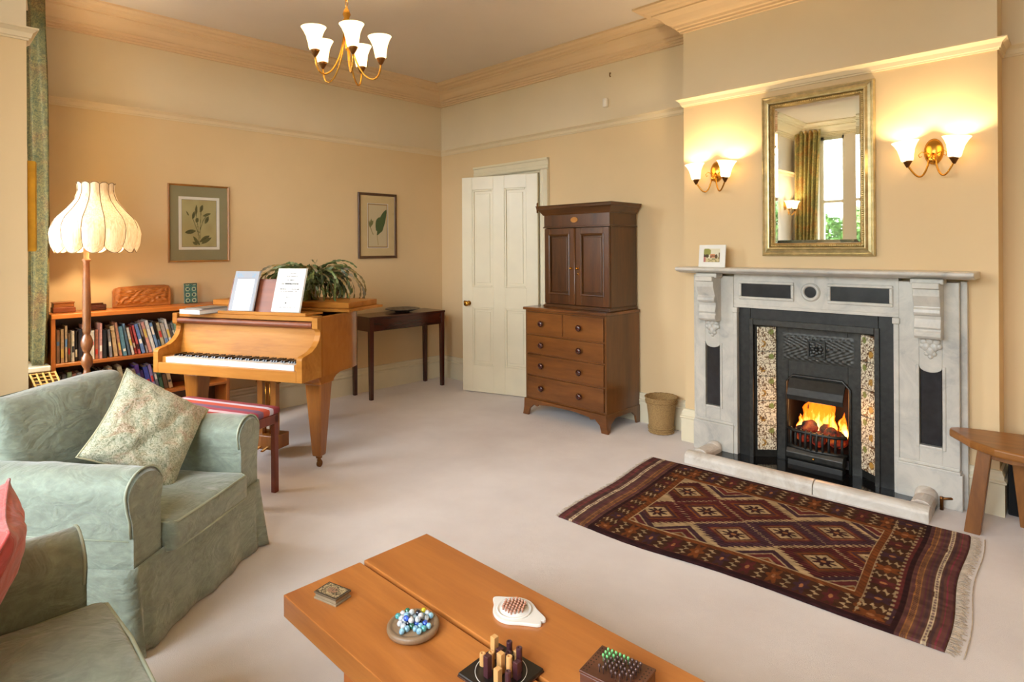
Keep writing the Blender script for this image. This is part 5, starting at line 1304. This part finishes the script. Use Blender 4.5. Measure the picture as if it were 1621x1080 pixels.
def rotm(o, r_, u_, n_):
    o.rotation_euler = Matrix((r_, u_, n_)).transposed().to_euler()
f3 = Vector((.7915, .6111, 0)); s3 = Vector((-.6111, .7915, 0)); u3 = Vector((0, 0, 1))
tb = math.radians(24)
g3 = (f3 * .92 - s3 * .36).normalized(); h3 = Vector((-g3.y, g3.x, 0))
nn3 = (g3 * math.cos(tb) + u3 * math.sin(tb)).normalized(); uu3 = (u3 * math.cos(tb) - g3 * math.sin(tb)).normalized()
q = math.radians(50)
o = pillow('paisley_cushion', 'paisley printed scatter cushion standing on its corner in the green armchair', .202, .08, (2.285, -3.452, .632), (0, 0, 0), mPAIS, 2, plain('cushion_piping', (190, 184, 150), .6))
rr3 = h3 * math.cos(q) + uu3 * math.sin(q); uv3 = uu3 * math.cos(q) - h3 * math.sin(q); rotm(o, rr3, uv3, nn3)
o = pillow('red_cushion', 'plain coral red cushion leaning on the sofa back in the lower left corner', .205, .08, (3.27, -4.10, .60), (0, 0, 0), mRED, 5, mRED)
tb = math.radians(26); f4 = Vector((.10, .99, 0)).normalized(); s4 = Vector((.99, -.10, 0)).normalized()
nn4 = f4 * math.cos(tb) + u3 * math.sin(tb); uu4 = u3 * math.cos(tb) - f4 * math.sin(tb); rotm(o, s4, uu4, nn4)

# ============================================================ KILIM RUG
def rugcol(U, V):
    """U along the length, V from the near edge to the far edge"""
    c = np.zeros(U.shape + (3,)); n1 = vnoise(U, V, 60, 1); n2 = vnoise(U, V, 9, 2)
    MAR = np.array((92, 40, 38.)); RUST = np.array((114, 62, 30.)); CRE = np.array((168, 142, 104.)); PLUM = np.array((64, 40, 46.)); BRN = np.array((84, 50, 32.)); DK = np.array((48, 26, 26.)); TAN = np.array((150, 98, 60.))
    c[:] = DK
    wob = .006 * np.sin(V * 14) + .004 * np.sin(V * 31)
    # ---- main border with stars and small cream triangles
    b0, b1 = .118, .905; s0, s1, t0, t1 = .195, .805, .19, .80
    inb = (U > b0) & (U < b1)
    c[inb] = MAR; c[inb & ((V < .03) | (V > .975))] = DK
    def band(along, across, n_, mask):
        x = (along * n_) % 1.0; k = np.floor(along * n_).astype(int) % 3; y = across
        d = np.abs(x - .5) * 2; r_ = np.hypot((x - .5) * 1.5, (y - .5) * 1.2); an = np.arctan2(y - .5, x - .5)
        star = r_ < .34 + .10 * np.cos(an * 6)
        cc = np.where((k == 0)[..., None], RUST, np.where((k == 1)[..., None], PLUM, MAR * .9))
        c[mask] = (BRN * .8); c[mask & star] = cc[mask & star]
        tri = ((d > .62) & (np.abs(((y * 5 + .3 * k) % 1) - .5) < (d - .62) * .7) & (y > .12) & (y < .88)); c[mask & tri] = CRE * .95
        c[mask & (r_ < .10)] = TAN
    band(U, V / t0 * 1.0, 15, inb & (V > .035) & (V < t0 - .035) )
    band(U + .03, (V - t1) / (1 - t1), 15, inb & (V > t1 + .03) & (V < .97))
    band(V, (U - b0) / (s0 - b0), 8, (U > b0 + .01) & (U < s0 - .02) & (V > .04) & (V < .97))
    band(V, (U - s1) / (b1 - s1), 8, (U > s1 + .022) & (U < b1 - .02) & (V > .04) & (V < .97))
    for e in (s1 + .020, b1 - .020): c[(np.abs(U - e) < .0022 + .0016 * np.sign(np.sin(V * 190))) & (V > .05) & (V < .96)] = CRE * .92
    # ---- rust guard stripe
    g = (U > s0 - .022) & (U < s1 + .018) & (V > t0 - .035) & (V < t1 + .032); c[g] = RUST; c[g & (np.abs(((U + V) * 40) % 1 - .5) < .12)] = RUST * .8
    g = (U > s0 - .004) & (U < s1 + .002) & (V > t0 - .008) & (V < t1 + .006); c[g] = CRE
    # ---- field
    fd = (U > s0) & (U < s1) & (V > t0) & (V < t1); c[fd] = CRE
    cen = [(.235, .345), (.475, .335), (.715, .335), (.355, .492), (.590, .488), (.245, .648), (.468, .650), (.705, .640), (.115 + .115, .492 + .6), (.83, .49)]
    hw, hh = .126, .158
    for k, (a, b) in enumerate(cen):
        dx = np.abs(U - a) / hw; dy = np.abs(V - b) / hh; d = dx + dy
        ser = .17 * (np.abs((dy * 9) % 1 - .5) * 2 - .5) * np.clip(dx * 4, 0, 1) 
        d2 = d + ser
        c1, c2, c3 = ((MAR, RUST, PLUM), (PLUM * 1.15, MAR, TAN * .8), (MAR * .92, BRN, RUST))[k % 3]
        m_ = fd & (d2 < .93); c[m_] = c1
        st = fd & (d2 < .90) & (np.abs((dy * 9) % 1 - .5) < .2) & (d > .62); c[st] = c1 * .72
        c[fd & (d < .62)] = c2; c[fd & (d < .54)] = c3
        c[fd & (d < .46)] = c2 * .8
        c[fd & (d < .40)] = CRE
        an = np.arctan2((V - b) / hh, (U - a) / hw); rr_ = np.hypot((V - b) / hh, (U - a) / hw)
        c[fd & (rr_ < .20 + .07 * np.cos(an * 8))] = DK * 1.2; c[fd & (rr_ < .06)] = TAN
    # chevrons in the half lozenges along the long sides
    for (a, vb, sg) in [(.355, t0, 1), (.595, t0, 1), (.355, t1, -1), (.588, t1, -1), (.80, t0, 1), (.80, t1, -1), (.2, t0, 1)]:
        d = np.abs(U - a) / .085 + (V - vb) * sg / .115
        m_ = fd & (d < 1.0) & ((V - vb) * sg > 0)
        c[m_ & (d < .98)] = PLUM; c[m_ & (d < .70) ] = CRE; c[m_ & (d < .62)] = MAR; c[m_ & (d < .30)] = CRE * .9; c[m_ & (d < .2)] = RUST
    # ---- plainwoven striped ends
    def stripes(x, mask):
        X = x + wob; base = np.array((96, 64, 54.))
        c[mask] = base
        for lo, hi, col in ((.06, .14, (90, 56, 54)), (.14, .165, (150, 100, 52)), (.165, .26, (124, 84, 58)), (.26, .28, (160, 112, 60)), (.28, .33, (104, 68, 58)), (.36, .40, (94, 54, 60)), (.44, .50, (84, 58, 58)), (.545, .568, (206, 186, 150)), (.568, .62, (120, 96, 92)), (.62, .642, (206, 186, 150)), (.68, .74, (80, 56, 56)), (.80, .835, (126, 54, 66)), (.86, .92, (100, 60, 58)), (.94, .97, (88, 50, 58))):
            mm_ = mask & (X > lo) & (X < hi); c[mm_] = col
        mm_ = mask & (X > .165) & (X < .26) & (np.sin(V * 330) * np.sin(X * 160) > .3); c[mm_] = (84, 52, 46)
        mm_ = mask & (X > .568) & (X < .62) & (np.sin(V * 300) > .2); c[mm_] = (176, 156, 130)
    stripes((U - b1) / (1 - b1), U >= b1); stripes((b0 - U) / b0, U <= b0)
    c[(U > b1 - .008) & (U < b1 + .004)] = DK; c[(U < b0 + .008) & (U > b0 - .004)] = DK
    return np.clip(c * (0.82 + .30 * n1[..., None]) * (.94 + .12 * n2[..., None]), 0, 255)
QN0, QN1, QF1, QF0 = (3.164, -1.806), (4.800, -1.688), (4.735, -.600), (3.058, -.690)
mRUG = attr_mat('kilim_wool', .95, .1, .35, bscale=260)
rug = painted('rug', 1, 1, 520, 340, rugcol, mRUG)
def rug_xy(u, v):
    x = (QN0[0] * (1 - u) + QN1[0] * u) * (1 - v) + (QF0[0] * (1 - u) + QF1[0] * u) * v
    y = (QN0[1] * (1 - u) + QN1[1] * u) * (1 - v) + (QF0[1] * (1 - u) + QF1[1] * u) * v
    y = y - .012 * np.sin(u * 7.0) * (1 - v) + .006 * np.sin(u * 13 + 1) * (1 - v)
    x = x + .008 * np.sin(v * 9) * (u - .5) * 2
    return x, y
u_, v_ = np.meshgrid(np.linspace(0, 1, 520), np.linspace(0, 1, 340)); X_, Y_ = rug_xy(u_, v_)
edge = np.minimum(np.minimum(u_, 1 - u_) * 1.6, np.minimum(v_, 1 - v_))
Z_ = .009 * np.clip(edge / .006, 0, 1) + .0022 * vnoise(u_, v_, 7, 3) + .0008 * vnoise(u_, v_, 60, 5)
rug.data.vertices.foreach_set('co', np.stack([X_, Y_, Z_], -1).ravel()); rug.data.update()
tag(rug, 'long dark red kilim with cream lozenges and striped fringed ends before the hearth', 'rug')
mFRI = plain('wool_fringe', (190, 172, 150), .9, var=.1, scale=30)
for side, cnt_, nm_ in ((1, 190, 'fringe'), (0, 170, 'fringe')):
    mb = MB(); rnd = random.Random(3 + side)
    for k in range(cnt_):
        v = (k + rnd.random() * .6) / cnt_; x, y = rug_xy(float(side), v); d = 1 if side else -1; L = rnd.uniform(.026, .044) if side else rnd.uniform(.012, .028)
        mb.tube([(float(x), float(y), .006), (float(x) + d * L * .5, float(y) + rnd.uniform(-.006, .006), .007), (float(x) + d * L, float(y) + rnd.uniform(-.012, .012), .003)], [.0018, .0016, .001], 4)
    if side: mb.tube([(float(rug_xy(1.0, v)[0]) + .052, float(rug_xy(1.0, v)[1]), .004) for v in np.linspace(0, 1, 30)], .0022, 4)
    tag(mb.build(nm_, mFRI, rug), kind='stuff')

# ============================================================ COFFEE TABLE AND GAMES
ct = thing('coffee_table', 'low cherry-wood coffee table of two thick planks with a gap between', 'table', (3.455, -3.405, 0))
TL, TZ = 1.50, .38
MB().box((0, 0, .315), (TL, .258, TZ)).build('plank', mCHERRY, ct, .003, 2)
MB().box((0, .272, .315), (TL, .530, TZ)).build('plank', mCHERRY, ct, .003, 2)
for x in (.335, 1.10): MB().box((x, .004, 0), (x + .07, .526, .315)).build('leg', mCHERRYL, ct, .003, 2)
MB().box((.405, .20, .22), (1.10, .34, .26)).build('stretcher', mCHERRYL, ct, .003)
# slate trinket box / coaster
cs = thing('trinket_box', 'small carved grey-brown box with a patterned lid near the table end', 'box', (3.575, -3.312, TZ), math.radians(14))
MB().box((-.045, -.030, 0), (.045, .030, .006)).box((-.042, -.027, .006), (.042, .027, .016)).build('box_body', plain('soapstone', (150, 132, 104), .6), cs, .001)
def cst(U, V):
    c = np.zeros(U.shape + (3,)); c[:] = (138, 120, 88); x = np.abs(U - .5); y = np.abs(V - .5); n_ = vnoise(U, V, 26, 2)
    c[(np.abs(x / .5 - y / .5) < .05)] = (56, 44, 34); c[n_ > .62] = (178, 156, 116); c[n_ < .3] = (72, 60, 44)
    c[(x > .45) | (y > .43)] = (58, 46, 36); d = (x / .2) ** 2 + (y / .24) ** 2; c[(d < 1) & (n_ > .4)] = (150, 110, 84); return c
MB().box((-.045, -.030, .016), (.045, .030, .0215)).build('lid', plain('lid_brown', (96, 80, 58), .6), cs, .001)
painted('lid_carving', .086, .056, 60, 40, cst, attr_mat('carved_lid', .5, .4), cs, T(-.043, -.028, .0218) @ R(-PI / 2, 'X') , lambda U, V: .0008 * vnoise(U, V, 26, 2))
# solitaire with glass marbles
sx_, sy_ = 3.868, -3.238
so = thing('solitaire_board', 'round brown wooden solitaire board heaped with glass marbles', 'board game', (sx_, sy_, TZ))
MB().lathe([(.060, 0), (.068, .004), (.070, .010), (.069, .017), (.064, .020), (.058, .019), (.055, .0165), (.051, .018), (0, .018)], 40).build('board', wood('worn_turned_wood', (110, 86, 62), (158, 130, 100), 'x', 8, .45), so)
MCOL = [('blue', (50, 90, 190)), ('clear', (206, 226, 232)), ('pale blue', (130, 176, 222)), ('dark green', (30, 96, 70)), ('white', (238, 240, 242)), ('teal', (70, 150, 150)), ('black', (26, 28, 40)), ('violet', (110, 70, 150))]
mmesh = {}
for nm, c in MCOL:
    m_ = plain('glass_' + nm.replace(' ', '_'), c, .04, coat=1.0, var=.35, scale=70); mmesh[nm] = MB().ball((0, 0, 0), .0077, 14, 10).mesh('marble', m_)
rnd = random.Random(5); spots = []
for gx, gy in [(i, j) for i in range(-3, 4) for j in range(-3, 4) if abs(i) < 2 or abs(j) < 2]:
    x, y = gx * .0158, gy * .0158
    if (gx, gy) in ((0, 0), (-1, -3), (0, -3), (-1, 3)): continue
    spots.append((x, y, .018 + .0070))
for k in range(7): a = rnd.random() * 6.28; spots.append((.019 * math.cos(k * .9) + rnd.uniform(-.002, .002), .019 * math.sin(k * .9), .018 + .0195))
for k, (x, y, z) in enumerate(spots):
    nm = MCOL[rnd.choice([0, 0, 1, 1, 2, 2, 3, 4, 5, 6, 7])][0]
    o = share(mmesh[nm], 'marble', None, (sx_ + x, sy_ + y, TZ + z)); o.rotation_euler = (rnd.random() * 3, rnd.random() * 3, 0)
    tag(o, '%s glass marble on the round solitaire board' % nm, 'marble', '%s marbles on the solitaire board' % nm)
o = share(MB().ball((0, 0, 0), .0077, 14, 10).mesh('marble', plain('glass_yellow', (220, 200, 40), .05, coat=1.0)), 'marble', None, (sx_ - .016, sy_ + .0474, TZ + .025)); tag(o, 'yellow glass marble at the back of the round solitaire board', 'marble')
# white ceramic leaf-shaped board with beads
wd_ = thing('ceramic_board', 'white ceramic board with two pointed ends and rows of pinkish pegs', 'board game', (4.008, -2.994, TZ), math.radians(8))
pts = []
for a in np.linspace(0, 2 * PI, 61)[:-1]:
    r_ = .060; sgn_ = math.cos(a)
    tip = math.exp(-((abs((a + PI) % (2 * PI) - PI) - .20) / .36) ** 2) * .040 if math.cos(a) > 0 else math.exp(-((abs(a - PI * .92)) / .34) ** 2) * .026
    pts.append(((r_ + tip) * math.cos(a), (r_ + tip * .1) * math.sin(a)))
mCER = plain('white_ceramic', (228, 222, 212), .25, var=.02)
MB().prism(pts, 0, .009, 'xy').build('ceramic_plate', mCER, wd_, .002, 2)
MB().lathe([(.050, .009), (.049, .0125), (.046, .013), (.044, .010), (.038, .0095), (.037, .013), (.0, .013)], 36).build('raised_rings', mCER, wd_)
pgm = MB().lathe([(.0022, 0), (.002, .006), (.0034, .008), (.0034, .011), (0, .0125)], 8).mesh('peg', plain('pink_clay_peg', (190, 134, 108), .5))
for i in range(-3, 4):
    for j in range(-3, 4):
        x = (i + .5 * (j % 2)) * .0105; y = j * .0095
        if math.hypot(x, y) < .034: o = share(pgm, 'peg', None, (4.008 + x, -2.994 + y, TZ + .0128)); tag(o, 'tiny pinkish clay peg on the white ceramic board', 'peg', 'clay pegs on the ceramic board')
# quarto-like board
qx, qy = 4.157, -3.193
qb = thing('wooden_game_board', 'dark square game board with a pale circle line, standing pieces on it', 'board game', (qx, qy, TZ), math.radians(3))
MB().box((-.073, -.073, 0), (.073, .073, .010)).build('board', plain('black_stained_board', (30, 24, 20), .35), qb, .002)
MB().box((-.074, -.074, 0), (.074, .074, .004)).build('board_base', mKNOB, qb, .001)
MB().tube([(.062 * math.cos(a), .062 * math.sin(a), .0102) for a in np.linspace(0, 2 * PI, 61)[:-1]], .0009, 5, closed=True).build('circle_line', mPAPER, qb)
mLT = wood('pale_game_piece', (196, 140, 80), (226, 178, 116), 'z', 9, .35); mDKP = wood('dark_plum_game_piece', (52, 26, 30), (84, 44, 50), 'z', 9, .3)
P4 = [(-.045, .022, 'L', 'S', .052), (-.016, .045, 'D', 'R', .042), (.012, .045, 'L', 'S', .032), (.032, .030, 'D', 'R', .056), (.046, .008, 'D', 'S', .040), (-.022, .018, 'D', 'S', .034), (.004, .022, 'D', 'R', .036),
      (-.022, -.010, 'L', 'R', .040), (.006, -.006, 'L', 'S', .048), (.030, -.002, 'L', 'R', .050), (-.045, -.018, 'L', 'R', .030), (-.008, -.036, 'D', 'S', .05), (.022, -.032, 'L', 'S', .032), (.048, -.024, 'D', 'R', .034)]
for k, (x, y, c_, sh2, h_) in enumerate(P4):
    mt_ = mLT if c_ == 'L' else mDKP; mb = MB(); r_ = .0075
    if sh2 == 'R': mb.lathe([(r_, 0), (r_, h_ - .001), (r_ - .001, h_), (.003, h_), (.003, h_ - .003), (0, h_ - .003)], 14, None, False)
    else: mb.box((-r_, -r_, 0), (r_, r_, h_))
    o = mb.build('game_piece', mt_, None, .0008, loc=(qx + x, qy + y, TZ + .010))
    pos = ('back' if y > .02 else 'front' if y < -.015 else 'middle') + (' left' if x < -.02 else ' right' if x > .02 else '')
    lab = '%s %s %s game piece at the %s of the dark square board' % ('tall' if h_ > .041 else 'short', 'pale' if c_ == 'L' else 'dark plum', 'round' if sh2 == 'R' else 'square', pos)
    tag(o, lab, 'game piece', 'pieces standing on the dark game board')
# peg game box
bx_, by_ = 4.382, -3.035
pg = thing('peg_game_box', 'small dark brown wooden peg-game box on the right of the table', 'board game', (bx_, by_, TZ), math.radians(7))
mPB = wood('dark_brown_box', (72, 40, 28), (112, 66, 44), 'x', 8, .35)
MB().box((-.070, -.054, 0), (.070, .054, .036)).build('box_body', mPB, pg, .002); MB().box((-.071, -.055, .036), (.071, .055, .042)).build('peg_board', mPB, pg, .001)
hm = MB().lathe([(.0018, 0), (.0018, .0006), (0, .0006)], 8, None, False)
mb = MB()
for i in range(9):
    for sx in (-.064, -.056, .056, .064): mb.lathe([(.0018, .0421), (.0018, .0424), (0, .0424)], 8, T(sx, -.044 + i * .011, 0), False)
tag(mb.build('peg_hole', mBLACK, pg), kind='stuff')
gpeg = MB().lathe([(.0013, 0), (.0013, .010), (.0030, .012), (.0034, .015), (.0026, .018), (0, .019)], 8)
pegG = gpeg.mesh('peg', plain('green_peg', (110, 180, 110), .3)); pegD = gpeg.mesh('peg', plain('dark_peg', (96, 72, 66), .3, metal=.3))
for i in range(9):
    for j in range(6):
        x = -.040 + i * .0105; y = .030 - j * .0125; gcol = (i + j * .9 < 3.4) or (j == 0 and i < 6 and i > 3)
        if (i in (0,) and j > 2) or (i > 6 and j > 4): continue
        if rnd.random() < .12: continue
        o = share(pegG if gcol else pegD, 'peg', None, (bx_ + x * math.cos(.12) - y * math.sin(.12), by_ + x * math.sin(.12) + y * math.cos(.12), TZ + .042))
        tag(o, ('green' if gcol else 'dark') + ' peg in the wooden peg-game box', 'peg', ('green' if gcol else 'dark') + ' pegs in the peg-game box')

# ============================================================ OAK STOOL, BLACK BOX
os_ = thing('oak_stool', 'rustic golden oak stool with a shaped slab seat and splayed legs, right of the fireplace', 'stool', (4.95, -.45, 0))
pts = [(-.33, .10), (-.325, .06), (-.27, -.02), (-.22, -.10), (-.12, -.175), (.02, -.21), (.18, -.21), (.30, -.16), (.36, -.06), (.37, .08), (.32, .17), (.15, .20), (-.05, .195), (-.2, .165), (-.30, .135)]
mb = MB(); mb.prism(pts, .412, .452, 'xy'); mb.build('seat', mOAK, os_, .010, 3)
def sleg(fx, fy, tx, ty, w_, d_):
    return MB().add([(fx - w_, fy - d_, 0), (fx + w_, fy - d_, 0), (fx + w_, fy + d_, 0), (fx - w_, fy + d_, 0), (tx - w_ * .85, ty - d_, .42), (tx + w_ * .85, ty - d_, .42), (tx + w_ * .85, ty + d_, .42), (tx - w_ * .85, ty + d_, .42)], [(3, 2, 1, 0), (0, 1, 5, 4), (1, 2, 6, 5), (2, 3, 7, 6), (3, 0, 4, 7), (4, 5, 6, 7)]).build('leg', mOAKV, os_, .004, 2)
sleg(-.215, -.07, -.165, -.055, .032, .035); sleg(-.235, .13, -.17, .10, .028, .03); sleg(-.02, .17, -.06, .12, .032, .03); sleg(.27, -.12, .22, -.09, .032, .035); sleg(.28, .12, .22, .10, .03, .03)
MB().prism([(-.17, .415), (-.17, .375), (-.06, .362), (.06, .375), (.20, .365), (.22, .375), (.22, .415)], -.075, -.045, 'xz').build('seat_rail', mOAKV, os_, .003)
bb = thing('black_box', 'small black box standing in the alcove behind the oak stool', 'box', (4.84, -.17, 0))  # plain black box filling the dark gap at the skirting end
MB().box((0, 0, 0), (.125, .13, .30)).build('box_body', mBLACK, bb, .006, 2); MB().box((.008, -.004, .01), (.117, .0, .29)).build('box_front', plain('black_front', (20, 20, 20), .95), bb, .003)

# ============================================================ CHANDELIER
hx_, hy_ = 2.235, -2.469
cd = thing('chandelier', 'five-armed brass chandelier with white glass bell shades, switched on', 'ceiling light', (hx_, hy_, 0))
MB().lathe([(.0, 2.49), (.008, 2.495), (.010, 2.51), (.011, 2.62), (.018, 2.64), (.022, 2.655), (.014, 2.67), (.022, 2.69), (.016, 2.71), (.006, 2.73), (0, 2.735)], 18).build('column', mBRASS, cd)
for k in range(12):
    z = 2.735 + k * .032; mb = MB(); mb.tube([(.008 * math.cos(a) * (1 if k % 2 else 0), .008 * math.cos(a) * (0 if k % 2 else 1), z + .019 * math.sin(a) + .016) for a in np.linspace(0, 2 * PI, 13)[:-1]], .0022, 5, closed=True); mb.build('chain_link', mBRASS, cd)
MB().lathe([(0, 3.115 - .03), (.03, 3.09), (.05, 3.11), (.052, 3.13), (0, 3.13)], 24).build('ceiling_rose', mBRASS, cd)
base_a = math.atan2(rt.y, rt.x)
for k in range(5):
    a = base_a + math.radians(-65 + 72 * k); cup = Vector((.183 * math.cos(a), .183 * math.sin(a), 2.430))
    pts = []
    for i in range(23):
        t_ = i / 22; B = ((1 - t_) ** 3, 3 * (1 - t_) ** 2 * t_, 3 * (1 - t_) * t_ ** 2, t_ ** 3)
        r_ = B[0] * .012 + B[1] * .016 + B[2] * .180 + B[3] * .183; z = B[0] * 2.66 + B[1] * 2.34 + B[2] * 2.25 + B[3] * 2.430
        pts.append((r_ * math.cos(a), r_ * math.sin(a), z))
    am = MB().tube(pts, .0048, 8).build('arm', mBRASS, cd)
    MB().lathe([(.006, -.010), (.013, 0), (.021, .016), (.026, .026), (0, .026)], 16, T(*cup)).build('cup', mBRONZE, am)
    bell(MB(), shade_prof(.98, .122), T(cup.x, cup.y, cup.z + .022) @ R(.06, 'X')).build('glass_shade', mOPAL, am)
    point('bulb_light', (cup.x, cup.y, cup.z + .095), LAMP['chandelier'], WARM, .02, cd)

# ============================================================ GARDEN (seen in the mirror through the bay window)
struct('ground', box((-40, -60, -.9), (50, -5.75, -.8)), plain('lawn_green', (74, 80, 62), .9, scale=1), 'garden lawn outside the bay')
rnd = random.Random(21); mb = MB(); cen = [(rnd.uniform(-1.2, 1.2), rnd.uniform(-1.0, 1.0), rnd.uniform(.9, 3.0), rnd.uniform(.5, .8)) for _ in range(16)]
for k in range(5200):
    cx2, cy2, cz2, r2 = rnd.choice(cen); d = Vector((rnd.gauss(0, 1), rnd.gauss(0, 1), rnd.gauss(0, 1))).normalized() * r2 * rnd.uniform(.75, 1.05)
    p = Vector((cx2, cy2, cz2)) + d; a = Vector((rnd.gauss(0, 1), rnd.gauss(0, 1), rnd.gauss(0, 1))).normalized() * .10; b = a.orthogonal().normalized() * .05
    mb.add([p - a, p + b, p + a, p - b], [(0, 1, 2, 3)])
crown = mb.mesh('crown', plain('garden_foliage', (74, 104, 44), .6, var=.4, scale=2)); trunk = MB().tube([(0, 0, 0), (.05, 0, .8), (0, .1, 2.2)], [.13, .1, .05], 8).mesh('trunk', mMAHOGD)
for k, (x, y, s_) in enumerate([(.6, -11.5, .82), (-2.8, -13.5, .9), (4.2, -16, .95), (-7, -16, 1.1), (8.5, -14, 1.0), (.4, -20, 1.15)]):
    t_ = thing('garden_tree', ['leafy green garden tree, nearest to the bay window', 'leafy garden tree behind the nearest one, to its left in the mirror', 'leafy garden tree behind the window mullion in the mirror', 'far leafy garden tree at the left edge of the mirror view', 'leafy garden tree right of the mirror view', 'tallest far garden tree in the middle of the mirror view'][k], 'tree', (x, y, -.8), k * 1.3)
    t_.scale = (s_, s_, s_); share(trunk, 'trunk', t_); tag(share(crown, 'crown', t_), kind='stuff')
